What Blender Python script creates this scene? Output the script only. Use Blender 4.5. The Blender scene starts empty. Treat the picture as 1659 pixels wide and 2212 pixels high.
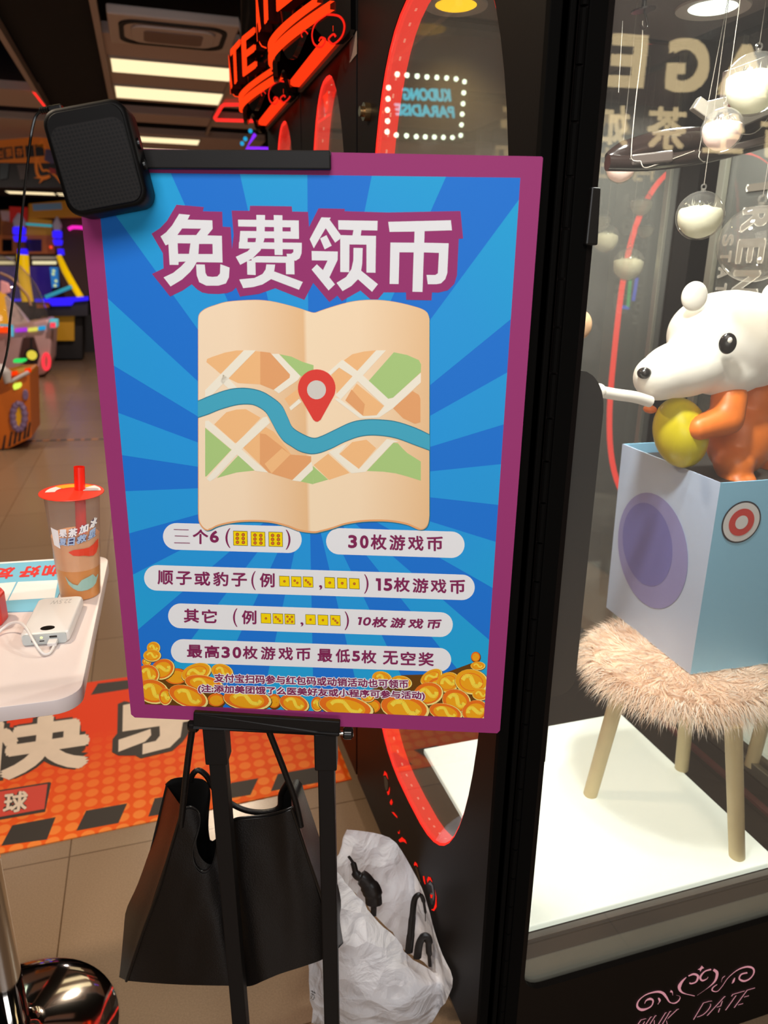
import bpy, bmesh, math, random
from mathutils import Vector, Matrix, noise
from mathutils.geometry import tessellate_polygon
R_ = random.Random(7)
C = bpy.context.scene.collection
SC = bpy.context.scene

# ---------------------------------------------------------------- camera
IW, IH, FPX, EYE = 1659, 2212, 1600.0, 1.5
pitch = math.atan(520 / FPX); roll = math.atan(.0123); yaw = -math.radians(17.4)
_f = Vector((0, math.cos(pitch), -math.sin(pitch))); _r = Vector((1, 0, 0)); _u = _r.cross(_f)
_R = math.cos(roll) * _r + math.sin(roll) * _u; _U = -math.sin(roll) * _r + math.cos(roll) * _u
RZ = Matrix.Rotation(yaw, 3, 'Z')
CR, CU, CF = RZ @ _R, RZ @ _U, RZ @ _f
EYEP = Vector((0, 0, EYE))
cam = bpy.data.cameras.new('camera'); camo = bpy.data.objects.new('camera', cam); C.objects.link(camo)
cam.sensor_fit = 'HORIZONTAL'; cam.sensor_width = 36; cam.lens = 36 * FPX / IW
camo.matrix_world = Matrix(((CR.x, CU.x, -CF.x, 0), (CR.y, CU.y, -CF.y, 0), (CR.z, CU.z, -CF.z, EYE), (0, 0, 0, 1)))
cam.dof.use_dof = True; cam.dof.focus_distance = 1.1; cam.dof.aperture_fstop = 7.0; cam.clip_start = .02
SC.camera = camo
SC.view_settings.view_transform = 'Standard'; SC.view_settings.look = 'None'
SC.view_settings.gamma = 1; SC.view_settings.exposure = 0.0
SC.view_settings.use_curve_mapping = False
SC.cycles.max_bounces = 10; SC.cycles.transparent_max_bounces = 24
SC.cycles.diffuse_bounces = 4; SC.cycles.glossy_bounces = 5; SC.cycles.transmission_bounces = 8
SC.cycles.caustics_reflective = False; SC.cycles.caustics_refractive = False
SC.cycles.sample_clamp_indirect = 6
SC.cycles.use_denoising = True

def lin(h):
    h = h.lstrip('#')
    o = []
    for i in (0, 2, 4):
        c = int(h[i:i + 2], 16) / 255
        o.append(c / 12.92 if c <= .04045 else ((c + .055) / 1.055) ** 2.4)
    return (*o, 1)

# ---------------------------------------------------------------- world, lamps and added fill lights
w = bpy.data.worlds.new('world'); SC.world = w; w.use_nodes = True
w.node_tree.nodes['Background'].inputs[0].default_value = (.30, .24, .24, 1)
w.node_tree.nodes['Background'].inputs[1].default_value = .12

def area(name, loc, target, sx, sy, power, col, spread=180):
    l = bpy.data.lights.new(name, 'AREA'); l.shape = 'RECTANGLE'; l.size = sx; l.size_y = sy
    l.energy = power; l.color = col; l.spread = math.radians(spread)
    o = bpy.data.objects.new(name, l); C.objects.link(o); o.location = loc
    d = Vector(target) - Vector(loc)
    o.rotation_euler = d.to_track_quat('-Z', 'Y').to_euler()
    return o
def point(name, loc, power, col, rad=.03):
    l = bpy.data.lights.new(name, 'POINT'); l.energy = power; l.color = col; l.shadow_soft_size = rad
    o = bpy.data.objects.new(name, l); C.objects.link(o); o.location = loc
    return o
def spot(name, loc, target, power, col, deg, rad=.04, blend=.6):
    l = bpy.data.lights.new(name, 'SPOT'); l.energy = power; l.color = col; l.spot_size = math.radians(deg); l.spot_blend = blend; l.shadow_soft_size = rad
    o = bpy.data.objects.new(name, l); C.objects.link(o); o.location = loc; o.rotation_euler = (Vector(target) - Vector(loc)).to_track_quat('-Z', 'Y').to_euler(); return o
area('poster_fill', (-.3, -1.0, 2.75), (.15, 1.0, .9), 1.6, 1.0, 46, (1, .965, .94))  # unseen soft light added above and behind the viewer for the poster
area('low_front_fill', (-.5, -2.6, 1.25), (.1, 1.0, .6), 2.0, 1.0, 34, (.94, .97, 1))  # unseen cool light added behind the viewer to brighten the plastic bag
spot('table_fill', (-.9, 1.6, 2.75), (-.5, 1.9, 0), 115, (1, .82, .62), 150, .06)  # unseen fill light added over the table and near floor
spot('aisle_downlight', (.3, 5.2, 2.74), (.3, 5.4, 0), 230, (1, .82, .62), 165, .06)
spot('aisle_downlight_left', (-1.6, 6.6, 2.74), (-1.6, 6.9, 0), 110, (1, .80, .68), 165, .06)
spot('aisle_downlight_far', (-.2, 10.6, 2.74), (-.6, 10.8, 0), 230, (1, .80, .72), 165, .06)
spot('machine_downlight_white', (1.10, 1.42, 1.985), (.95, 1.2, .4), 46, (.92, 1, .95), 150)
spot('machine_downlight_front', (.80, 1.05, 1.985), (.88, 1.1, .4), 26, (.95, 1, .96), 140)
spot('machine_front_fill', (.60, .93, 1.96), (.95, 1.22, .8), 55, (.95, 1, 1), 120, .05)  # added fill without a fixture, lifts the carton's front and left faces
spot('machine_downlight_amber', (.66, 1.58, 1.985), (.75, 1.45, .4), 7, (1, .72, .3), 130)
spot('back_machine_downlight', (1.75, 1.35, 1.985), (1.72, 1.3, .4), 45, (.94, 1, .95), 140)

# ---------------------------------------------------------------- pixel rays of the photograph -> points on real planes
def ray(x, y): return CR * ((x - IW / 2) / FPX) - CU * ((y - IH / 2) / FPX) + CF
def onZ(x, y, z): d = ray(x, y); return EYEP + d * ((z - EYE) / d.z)
def onY(x, y, Y): d = ray(x, y); return EYEP + d * (Y / d.y)
def onX(x, y, X): d = ray(x, y); return EYEP + d * (X / d.x)
HF = Vector((CF.x, CF.y, 0)).normalized(); HR = Vector((HF.y, -HF.x, 0)); UP = Vector((0, 0, 1))
def onD(x, y, D): d = ray(x, y); return EYEP + d * (D / d.dot(HF))     # vertical plane facing the lens at distance D

# ---------------------------------------------------------------- materials
MC = {}
def mat(name, col='#808080', rough=.5, metal=0, emit=None, es=1.0, spec=.5, bump=0, bscale=60, vary=0, vscale=6, trans=0, alpha=1, coat=0):
    if name in MC: return MC[name]
    m = bpy.data.materials.new(name); m.use_nodes = True; nt = m.node_tree; b = nt.nodes['Principled BSDF']
    c = lin(col); b.inputs['Base Color'].default_value = c
    b.inputs['Roughness'].default_value = rough; b.inputs['Metallic'].default_value = metal
    b.inputs['Specular IOR Level'].default_value = .15 if name.startswith('print_') else spec; b.inputs['Coat Weight'].default_value = coat
    b.inputs['Transmission Weight'].default_value = trans; b.inputs['Alpha'].default_value = alpha
    if emit: b.inputs['Emission Color'].default_value = lin(emit); b.inputs['Emission Strength'].default_value = es
    if bump or vary:
        tc = nt.nodes.new('ShaderNodeTexCoord'); n = nt.nodes.new('ShaderNodeTexNoise')
        nt.links.new(tc.outputs['Object'], n.inputs['Vector'])
        if bump:
            n.inputs['Scale'].default_value = bscale; n.inputs['Detail'].default_value = 4
            bp = nt.nodes.new('ShaderNodeBump'); bp.inputs['Strength'].default_value = bump; bp.inputs['Distance'].default_value = .01
            nt.links.new(n.outputs['Fac'], bp.inputs['Height']); nt.links.new(bp.outputs['Normal'], b.inputs['Normal'])
        if vary:
            n2 = nt.nodes.new('ShaderNodeTexNoise'); n2.inputs['Scale'].default_value = vscale; n2.inputs['Detail'].default_value = 5
            nt.links.new(tc.outputs['Object'], n2.inputs['Vector'])
            mx = nt.nodes.new('ShaderNodeMix'); mx.data_type = 'RGBA'
            mx.inputs[6].default_value = tuple(v * (1 - vary) for v in c[:3]) + (1,)
            mx.inputs[7].default_value = tuple(min(1, v * (1 + vary)) for v in c[:3]) + (1,)
            nt.links.new(n2.outputs['Fac'], mx.inputs[0]); nt.links.new(mx.outputs[2], b.inputs['Base Color'])
    MC[name] = m; return m
def glow(name, col, es):
    if name in MC: return MC[name]
    m = bpy.data.materials.new(name); m.use_nodes = True; nt = m.node_tree; nt.nodes.clear()
    e = nt.nodes.new('ShaderNodeEmission'); e.inputs[0].default_value = lin(col); e.inputs[1].default_value = es
    o = nt.nodes.new('ShaderNodeOutputMaterial'); nt.links.new(e.outputs[0], o.inputs[0]); MC[name] = m; return m
def glass(name, tint='#ffffff', refl=1.0, rough=0.0, haze=0.0, ior=1.45):
    if name in MC: return MC[name]
    m = bpy.data.materials.new(name); m.use_nodes = True; nt = m.node_tree; nt.nodes.clear()
    t = nt.nodes.new('ShaderNodeBsdfTransparent'); t.inputs[0].default_value = lin(tint)
    g = nt.nodes.new('ShaderNodeBsdfGlossy'); g.inputs['Roughness'].default_value = rough; g.inputs['Color'].default_value = (refl, refl, refl, 1)
    fr = nt.nodes.new('ShaderNodeFresnel'); ge = nt.nodes.new('ShaderNodeNewGeometry'); mi_ = nt.nodes.new('ShaderNodeMath'); mi_.operation = 'MULTIPLY_ADD'
    mi_.inputs[1].default_value = 1 / ior - ior; mi_.inputs[2].default_value = ior     # same reflectance from either side of the pane
    nt.links.new(ge.outputs['Backfacing'], mi_.inputs[0]); nt.links.new(mi_.outputs[0], fr.inputs[0])
    mx = nt.nodes.new('ShaderNodeMixShader'); nt.links.new(fr.outputs[0], mx.inputs[0]); nt.links.new(t.outputs[0], mx.inputs[1]); nt.links.new(g.outputs[0], mx.inputs[2])
    out = nt.nodes.new('ShaderNodeOutputMaterial'); last = mx
    if haze:
        d = nt.nodes.new('ShaderNodeBsdfDiffuse'); d.inputs[0].default_value = (.8, .78, .74, 1)
        m2 = nt.nodes.new('ShaderNodeMixShader'); m2.inputs[0].default_value = haze
        nt.links.new(mx.outputs[0], m2.inputs[1]); nt.links.new(d.outputs[0], m2.inputs[2]); last = m2
    nt.links.new(last.outputs[0], out.inputs[0]); MC[name] = m; return m

# ---------------------------------------------------------------- mesh building
WL = {}
class G:
    def __init__(s): s.v = []; s.f = []; s.m = []
    def add(s, vs, fs, mi=0):
        b = len(s.v); s.v += [Vector(p) for p in vs]; s.f += [tuple(i + b for i in f) for f in fs]; s.m += [mi] * len(fs)
    def flat(s, pts, mi=0, fn=None, holes=()):
        """planar polygon (2-D or 3-D) with holes, triangulated; fn maps to 3-D"""
        loops = [list(pts)] + [list(h) for h in holes]
        tri = tessellate_polygon([[Vector((p[0], p[1], p[2] if len(p) > 2 else 0)) for p in L] for L in loops])
        al = [p for L in loops for p in L]
        s.add([fn(*p) if fn else p for p in al], tri, mi)
    def quad(s, a, b, c, d, mi=0): s.add([a, b, c, d], [(0, 1, 2, 3)], mi)
    def grid(s, rows, mi=0, cu=False, cv=False):
        n, k = len(rows), len(rows[0]); fs = []
        for i in range(n if cv else n - 1):
            for j in range(k if cu else k - 1):
                fs.append((i * k + j, i * k + (j + 1) % k, ((i + 1) % n) * k + (j + 1) % k, ((i + 1) % n) * k + j))
        s.add([p for r in rows for p in r], fs, mi)
    def cap(s, pts, mi=0): s.add(pts, [tuple(range(len(pts)))], mi)
    def box(s, c, h, R=None, mi=0):
        c = Vector(c); R = R or Matrix.Identity(3)
        vs = [c + R @ Vector((sx * h[0], sy * h[1], sz * h[2])) for sz in (-1, 1) for sy in (-1, 1) for sx in (-1, 1)]
        s.add(vs, [(0, 2, 3, 1), (4, 5, 7, 6), (0, 1, 5, 4), (2, 6, 7, 3), (0, 4, 6, 2), (1, 3, 7, 5)], mi)
    def bx(s, x0, x1, y0, y1, z0, z1, mi=0): s.box(((x0 + x1) / 2, (y0 + y1) / 2, (z0 + z1) / 2), ((x1 - x0) / 2, (y1 - y0) / 2, (z1 - z0) / 2), None, mi)
    def prism(s, pts, d, mi=0, ms=None, holes=()):
        """3-D planar outline swept by vector d, holes kept open"""
        pts = [Vector(p) for p in pts]; d = Vector(d)
        loops = [pts] + [[Vector(p) for p in h] for h in holes]
        tri = tessellate_polygon(loops); al = [p for L in loops for p in L]
        s.add(al, tri, mi); s.add([p + d for p in al], [t[::-1] for t in tri], mi)
        for L in loops: s.grid([L, [p + d for p in L]], mi if ms is None else ms, cu=True)
    def tube(s, path, r, n=10, mi=0, caps=True, closed=False, flatten=1.0):
        path = [Vector(p) for p in path]; k = len(path); rows = []
        ref = Vector((0, 0, 1))
        t0 = (path[1] - path[0]).normalized()
        if abs(t0.dot(ref)) > .95: ref = Vector((1, 0, 0))
        nrm = (ref - t0 * ref.dot(t0)).normalized()
        for i in range(k):
            a = path[(i - 1) % k] if closed or i else path[0]; b = path[(i + 1) % k] if closed or i < k - 1 else path[-1]
            t = (b - a).normalized(); nrm = (nrm - t * nrm.dot(t)).normalized(); bn = t.cross(nrm)
            rr = r[i] if isinstance(r, (list, tuple)) else r
            rows.append([path[i] + (nrm * math.cos(q) + bn * math.sin(q) * flatten) * rr for q in (2 * math.pi * j / n for j in range(n))])
        s.grid(rows, mi, cu=True, cv=closed)
        if caps and not closed: s.cap(rows[0][::-1], mi); s.cap(rows[-1], mi)
    def lathe(s, prof, c, n=32, mi=0, R=None, cap0=False, cap1=False):
        c = Vector(c); R = R or Matrix.Identity(3)
        rows = [[c + R @ Vector((r * math.cos(2 * math.pi * j / n), r * math.sin(2 * math.pi * j / n), z)) for j in range(n)] for r, z in prof]
        s.grid(rows, mi, cu=True)
        if cap0: s.cap(rows[0][::-1], mi)
        if cap1: s.cap(rows[-1], mi)
    def ball(s, c, r, n=20, k=12, mi=0, R=None):
        rx, ry, rz = (r, r, r) if not isinstance(r, (tuple, list)) else r
        c = Vector(c); R = R or Matrix.Identity(3); rows = []
        for i in range(k + 1):
            th = math.pi * i / k - math.pi / 2
            rows.append([c + R @ Vector((rx * math.cos(th) * math.cos(2 * math.pi * j / n), ry * math.cos(th) * math.sin(2 * math.pi * j / n), rz * math.sin(th))) for j in range(n)])
        s.grid(rows, mi, cu=True)
    def stroke(s, pts, wd, fn, mi=0):
        """flat ribbon of varying width along 2-D points, mapped by fn"""
        n = len(pts); L = []; Rr = []
        for i in range(n):
            a = pts[max(0, i - 1)]; b = pts[min(n - 1, i + 1)]
            dx, dy = b[0] - a[0], b[1] - a[1]; l = math.hypot(dx, dy) or 1
            q = wd[i] if isinstance(wd, (list, tuple)) else wd
            L.append(fn(pts[i][0] - dy / l * q, pts[i][1] + dx / l * q)); Rr.append(fn(pts[i][0] + dy / l * q, pts[i][1] - dx / l * q))
        s.grid([L, Rr], mi)
    def build(s, name, mats, parent=None, smooth=False, loc=None, bev=0, seg=2, merge=True, angle=40):
        me = bpy.data.meshes.new(name)
        org = WL[parent.name] if parent else (Vector(loc) if loc is not None else Vector((sum(p.x for p in s.v) / len(s.v), sum(p.y for p in s.v) / len(s.v), min(p.z for p in s.v))))
        me.from_pydata([p - org for p in s.v], [], s.f)
        mats = mats if isinstance(mats, (list, tuple)) else [mats]
        for m in mats: me.materials.append(m)
        me.polygons.foreach_set('material_index', s.m)
        bm = bmesh.new(); bm.from_mesh(me)
        if merge: bmesh.ops.remove_doubles(bm, verts=bm.verts, dist=1e-5)
        if merge: bmesh.ops.recalc_face_normals(bm, faces=bm.faces)
        if bev:
            es = [e for e in bm.edges if len(e.link_faces) == 2 and e.calc_face_angle(0) > math.radians(30)]
            bmesh.ops.bevel(bm, geom=es, offset=bev, segments=seg, affect='EDGES', profile=.5, clamp_overlap=True)
        for f in bm.faces: f.smooth = smooth
        if smooth:
            for e in bm.edges:
                if len(e.link_faces) == 2 and e.calc_face_angle(0) > math.radians(angle): e.smooth = False
        bm.to_mesh(me); bm.free(); me.update()
        o = bpy.data.objects.new(name, me); C.objects.link(o)
        if parent: o.parent = parent; WL[o.name] = WL[parent.name].copy()
        else: o.location = org; WL[o.name] = org.copy()
        return o

def thing(name, label, cat, loc, group=None):
    o = bpy.data.objects.new(name, None); C.objects.link(o); o.location = loc; o.empty_display_size = .1
    o['label'] = label; o['category'] = cat
    if group: o['group'] = group
    WL[o.name] = Vector(loc); return o
def tag(o, label, cat, group=None):
    o['label'] = label; o['category'] = cat
    if group: o['group'] = group
    return o
def struct(o): o['kind'] = 'structure'; return o
def dup(root, dloc, label=None):
    r = root.copy(); C.objects.link(r); r.location = Vector(root.location) + Vector(dloc)
    if label: r['label'] = label
    for ch in list(root.children):
        c = ch.copy(); C.objects.link(c); c.parent = r
        for g in list(ch.children):
            d = g.copy(); C.objects.link(d); d.parent = c
    return r
def spline(pts, n=8, closed=False):
    pts = [Vector(p) if len(p) == 3 else Vector((p[0], p[1], 0)) for p in pts]; out = []; k = len(pts)
    for i in range(k if closed else k - 1):
        p0 = pts[(i - 1) % k] if closed or i else pts[0]; p1 = pts[i]; p2 = pts[(i + 1) % k]; p3 = pts[(i + 2) % k] if closed or i < k - 2 else pts[-1]
        for j in range(n):
            t = j / n
            out.append(.5 * ((2 * p1) + (-p0 + p2) * t + (2 * p0 - 5 * p1 + 4 * p2 - p3) * t * t + (-p0 + 3 * p1 - 3 * p2 + p3) * t ** 3))
    if not closed: out.append(pts[-1])
    return out
def rrect(w, h, r, n=6):
    o = []
    for cx, cy, a in ((w - r, h - r, 0), (-w + r, h - r, 90), (-w + r, -h + r, 180), (w - r, -h + r, 270)):
        for i in range(n + 1):
            t = math.radians(a + 90 * i / n); o.append((cx + r * math.cos(t), cy + r * math.sin(t)))
    return o
TCACHE = {}
def glyphs(txt):
    """filled outline of a string as 2-D verts in 0..1 x 0..1 of its own ink box"""
    k = txt
    if k not in TCACHE:
        cu = bpy.data.curves.new('lettering', 'FONT'); cu.body = txt; cu.size = 1; cu.resolution_u = 4
        ob = bpy.data.objects.new('lettering', cu); C.objects.link(ob)
        dg = bpy.context.evaluated_depsgraph_get(); me = ob.evaluated_get(dg).to_mesh()
        vs = [(v.co.x, v.co.y) for v in me.vertices]; fs = [tuple(p.vertices) for p in me.polygons]
        ob.evaluated_get(dg).to_mesh_clear(); bpy.data.objects.remove(ob); bpy.data.curves.remove(cu)
        TCACHE[k] = (vs, fs)
    return TCACHE[k]
def letter(g, txt, quad, fn, mi=0, bold=0.0, lay=None, n=8):
    """writes txt into the quad (tl, tr, br, bl) of 2-D points; bold = stroke growth as a fraction of the quad height, drawn as shifted copies"""
    vs, fs = glyphs(txt)
    x0, x1 = min(p[0] for p in vs), max(p[0] for p in vs); y0, y1 = min(p[1] for p in vs), max(p[1] for p in vs)
    tl, tr, br, bl = quad; hgt = math.hypot(tl[0] - bl[0], tl[1] - bl[1]); r = bold * hgt
    sh = [(0, 0)] + ([(r * math.cos(2 * math.pi * k / n), r * math.sin(2 * math.pi * k / n)) for k in range(n)] if bold and n != 4 else [(r * a, r * b) for a in (-1, 1) for b in (-1, 1)] if bold else [])
    wd = math.hypot(tr[0] - tl[0], tr[1] - tl[1]) or 1; iu, iv = min(.4, r / wd), min(.4, r / (hgt or 1))
    for k, (dx, dy) in enumerate(sh):
        out = []
        for x, y in vs:
            u = iu + (1 - 2 * iu) * (x - x0) / (x1 - x0 or 1); v = iv + (1 - 2 * iv) * (y - y0) / (y1 - y0 or 1)
            p = [(tl[i] * (1 - u) + tr[i] * u) * v + (bl[i] * (1 - u) + br[i] * u) * (1 - v) for i in (0, 1)]
            out.append(fn(p[0] + dx, p[1] + dy) if lay is None else fn(p[0] + dx, p[1] + dy, lay + k * .02))
        g.add(out, fs, mi)

# ================================================================ setting
def tile_mat():
    m = bpy.data.materials.new('floor_tile'); m.use_nodes = True; nt = m.node_tree; b = nt.nodes['Principled BSDF']
    tc = nt.nodes.new('ShaderNodeTexCoord'); mp = nt.nodes.new('ShaderNodeMapping'); br = nt.nodes.new('ShaderNodeTexBrick')
    mp.inputs['Location'].default_value = (.315 + 3 * .637, -1.77 + 6 * .637 - .002, 0)
    nt.links.new(tc.outputs['Object'], mp.inputs[0]); nt.links.new(mp.outputs[0], br.inputs['Vector'])
    br.offset = 0; br.squash = 1; br.inputs['Scale'].default_value = 1
    br.inputs['Brick Width'].default_value = .637; br.inputs['Row Height'].default_value = .637
    br.inputs['Mortar Size'].default_value = .0018; br.inputs['Mortar Smooth'].default_value = .1; br.inputs['Bias'].default_value = 0
    br.inputs['Color1'].default_value = lin('#967c62'); br.inputs['Color2'].default_value = lin('#8e745b'); br.inputs['Mortar'].default_value = lin('#5c442c')
    n = nt.nodes.new('ShaderNodeTexNoise'); n.inputs['Scale'].default_value = 260; n.inputs['Detail'].default_value = 3
    nt.links.new(tc.outputs['Object'], n.inputs['Vector'])
    mx = nt.nodes.new('ShaderNodeMix'); mx.data_type = 'RGBA'; mx.blend_type = 'MULTIPLY'; mx.inputs[0].default_value = .35
    cr = nt.nodes.new('ShaderNodeValToRGB'); cr.color_ramp.elements[0].position = .3; cr.color_ramp.elements[0].color = (.55, .55, .55, 1); cr.color_ramp.elements[1].position = .7
    nt.links.new(n.outputs['Fac'], cr.inputs[0]); nt.links.new(br.outputs['Color'], mx.inputs[6]); nt.links.new(cr.outputs[0], mx.inputs[7])
    nt.links.new(mx.outputs[2], b.inputs['Base Color']); b.inputs['Roughness'].default_value = .24
    bp = nt.nodes.new('ShaderNodeBump'); bp.inputs['Strength'].default_value = .06; bp.inputs['Distance'].default_value = .004
    nt.links.new(n.outputs['Fac'], bp.inputs['Height']); nt.links.new(bp.outputs[0], b.inputs['Normal'])
    return m
g = G(); g.bx(-8, 7, -6, 19, -.1, 0); struct(g.build('floor', tile_mat(), loc=(0, 0, 0)))
M_dark = mat('ceiling_black', '#0b0908', .9)
g = G(); g.bx(-8, 7, -6, 19, 3.5, 3.6); struct(g.build('ceiling', M_dark, loc=(0, 0, 3.5)))
M_wall = mat('wall_dark', '#1c1613', .85)
g = G(); g.bx(-8, 7, 18.9, 19, 0, 3.5); struct(g.build('wall_back', M_wall))
g = G(); g.bx(-8, -7.9, -6, 18.9, 0, 3.5); struct(g.build('wall_left', M_wall))
g = G(); g.bx(6.9, 7, -6, 18.9, 0, 3.5); struct(g.build('wall_right', M_wall))
g = G(); g.bx(-7.9, 6.9, -6, -5.9, 0, 3.5); struct(g.build('wall_front', mat('wall_mall', '#6e655c', .8)))

# dropped ceiling strips of plaster with black gaps between, at 2.8 m
M_soff = mat('plaster_soffit', '#c9b8b4', .8); M_trim = mat('soffit_trim', '#b8aaa4', .6)
def soffit(i, x0, x1, y0, y1, lip=.03):
    g = G(); g.bx(x0, x1, y0, y1, 2.80, 2.86); struct(g.build('trim_%d' % i, M_soff))
soffit(1, -.135, 1.35, 5.22, 7.10)
soffit(2, -.135, 1.35, 7.62, 8.05)
soffit(3, -.135, 1.35, 8.70, 10.4)
soffit(4, -1.2, -.66, 7.0, 7.7)
soffit(5, -3.2, -.66, 8.3, 9.9)
soffit(7, -4.5, 1.3, 15.3, 17)
soffit(8, -.2, .47, 3.72, 3.95)
def bar(i, x0, x1, y0, y1, z0, z1):
    g = G(); g.bx(x0, x1, y0, y1, z0, z1); struct(g.build('trim_%d' % i, M_trim))
bar(11, -.150, -.115, 4.0, 13, 2.765, 2.83)
bar(12, -.69, -.655, 4.0, 13, 2.765, 2.83)
bar(13, .70, .725, 5.22, 8.4, 2.775, 2.80)
g = G(); g.bx(-.66, -.145, 3.6, 13, 2.86, 3.5); struct(g.build('trim_14', M_dark))

# flat ceiling lights
M_panel = glow('light_panel', '#ffe6b4', 1.25); M_rim = mat('lamp_frame', '#b9b0a4', .5)
def panel(x0, x1, y0, y1, label, z=2.8):
    t = thing('ceiling_light', label, 'ceiling light', ((x0 + x1) / 2, (y0 + y1) / 2, z), 'flat ceiling lights')
    g = G(); g.bx(x0, x1, y0, y1, z - .012, z - .002); g.build('diffuser', M_panel, t)
    g = G()
    for a in ((x0 - .015, x0, y0 - .015, y1 + .015), (x1, x1 + .015, y0 - .015, y1 + .015), (x0, x1, y0 - .015, y0), (x0, x1, y1, y1 + .015)): g.bx(*a, z - .014, z)
    g.build('frame', M_rim, t)
panel(-.09, .70, 5.73, 6.10, 'long warm ceiling light nearest the square air vent, above the speaker')
panel(-.09, .70, 6.53, 6.95, 'long warm ceiling light second from the air vent, above the speaker')
panel(-.05, .68, 8.80, 9.15, 'warm ceiling light just above the black clip bar, farther one of its strip', 2.8)
panel(-.05, .60, 9.60, 9.95, 'warm ceiling light touching the top of the black clip bar', 2.8)
panel(-2.25, -1.45, 15.75, 16.25, 'far ceiling light below the orange banner, left one')
panel(-1.40, -.9, 15.75, 15.98, 'far ceiling light below the orange banner, upper right one')
panel(-1.40, -.9, 16.08, 16.3, 'far ceiling light below the orange banner, lower right one')

soffit(9, -3.0, 1.35, 1.3, 3.5)
for px0, px1, py0, py1, wh in ((-1.0, -.1, 3.05, 3.45, 'farthest'), (-1.0, -.1, 2.35, 2.75, 'middle'), (-1.0, -.1, 1.65, 2.05, 'nearest')): panel(px0, px1, py0, py1, wh + ' of three warm ceiling lights above the white table, out of the picture')  # unseen panels added so the chrome foot mirrors a bright ceiling
# air conditioner cassette
M_ac = mat('cassette_plastic', '#cfc2bd', .5); M_acd = mat('cassette_slot', '#14100f', .7); M_acg = mat('cassette_grille', '#8a746c', .7, bump=.3, bscale=300)
t = thing('air_conditioner', 'square ceiling air conditioner cassette with a rounded intake grille', 'air conditioner', (.27, 4.98, 2.79))
g = G(); o = [(-.345, -.28), (.345, -.28), (.345, .28), (-.345, .28)]
g.prism([(.27 + x, 4.98 + y, 2.76) for x, y in o], (0, 0, .05)); g.build('panel', M_ac, t, bev=.01)
g = G(); g.prism([(.27 + x, 4.98 + y, 2.752) for x, y in rrect(.29, .225, .1)], (0, 0, .007), holes=[[(.27 + x, 4.98 + y, 2.752) for x, y in rrect(.265, .19, .09)]]); g.build('air_slot', M_acd, t)
g = G(); g.prism([(.27 + x, 4.98 + y, 2.745) for x, y in rrect(.225, .155, .07)], (0, 0, .014)); g.build('intake_frame', M_ac, t, bev=.004)
g = G(); g.prism([(.27 + x, 4.98 + y, 2.74) for x, y in rrect(.16, .105, .035)], (0, 0, .006)); g.build('intake_grille', M_acg, t)

# red neon outlines on the ceiling strips
M_neon_r = glow('neon_red', '#ff2a24', 1.6)
def neon(name, pts, r, m, label, closed=False):
    g = G(); g.tube(pts, r, 8, closed=closed); return tag(g.build(name, m, smooth=True), label, 'neon light')
neon('neon_outline', [onZ(x, y, 2.77) for x, y in ((560, 226), (484, 226), (479, 230), (464, 255), (466, 259), (560, 262))], .012, M_neon_r, 'red neon outline on the ceiling strip beside the red lettering')
neon('neon_outline', [onZ(x, y, 2.77) for x, y in ((73, 198), (96, 228))], .011, M_neon_r, 'short red neon line on the ceiling at the upper left')

# ================================================================ poster board
PD = .945
def pp(x, y, lay=0): return onD(x, y, PD) - HF * (.00012 * lay)
M_mag = mat('print_magenta', '#9c3672', .55)
M_edge = mat('foam_edge', '#d8d4d2', .7)
def poster_ramp(name, stops, mode):
    m = bpy.data.materials.new(name); m.use_nodes = True; nt = m.node_tree; b = nt.nodes['Principled BSDF']; b.inputs['Roughness'].default_value = .5; b.inputs['Specular IOR Level'].default_value = .15
    tc = nt.nodes.new('ShaderNodeTexCoord'); cr = nt.nodes.new('ShaderNodeValToRGB')
    if mode == 'r':
        vm = nt.nodes.new('ShaderNodeVectorMath'); vm.operation = 'LENGTH'; nt.links.new(tc.outputs['Object'], vm.inputs[0]); nt.links.new(vm.outputs['Value'], cr.inputs[0])
    else:
        vm = nt.nodes.new('ShaderNodeVectorMath'); vm.operation = 'DOT_PRODUCT'; vm.inputs[1].default_value = HR
        nt.links.new(tc.outputs['Object'], vm.inputs[0])
        ma = nt.nodes.new('ShaderNodeMath'); ma.operation = 'MULTIPLY_ADD'; ma.inputs[1].default_value = 1 / .32; ma.inputs[2].default_value = .5
        nt.links.new(vm.outputs['Value'], ma.inputs[0]); nt.links.new(ma.outputs[0], cr.inputs[0])
    e = cr.color_ramp.elements; e[0].position, e[0].color = stops[0][0], lin(stops[0][1]); e[1].position, e[1].color = stops[-1][0], lin(stops[-1][1])
    for p, c in stops[1:-1]: q = e.new(p); q.color = lin(c)
    nt.links.new(cr.outputs[0], b.inputs['Base Color']); return m
M_lite = poster_ramp('print_light_blue', [(0, '#279cec'), (.25, '#289fe4'), (.5, '#1fb0dc')], 'r')
M_blue = mat('print_blue', '#1f78da', .5)
M_white = mat('print_white', '#eeeef0', .5)
M_ink = mat('print_plum', '#862858', .5)
M_paper = poster_ramp('print_map_paper', [(0, '#ffe6c6'), (.22, '#ffe4c2'), (.485, '#f2c592'), (.5, '#ffe6c2'), (.7, '#ffe3be'), (1, '#f2c693')], 'x')
M_or1 = mat('print_orange_block', '#fcc488', .5); M_or2 = mat('print_tan_block', '#efab72', .5)
M_gr = mat('print_green_block', '#b1d284', .5); M_cream = mat('print_cream_road', '#fbf3df', .5)
M_riv = mat('print_river', '#48aeca', .5); M_rivd = mat('print_river_edge', '#2d7f98', .5)
M_pin = mat('print_pin_red', '#e8453b', .5); M_pinw = mat('print_pin_hole', '#dcd6cc', .5)
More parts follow.
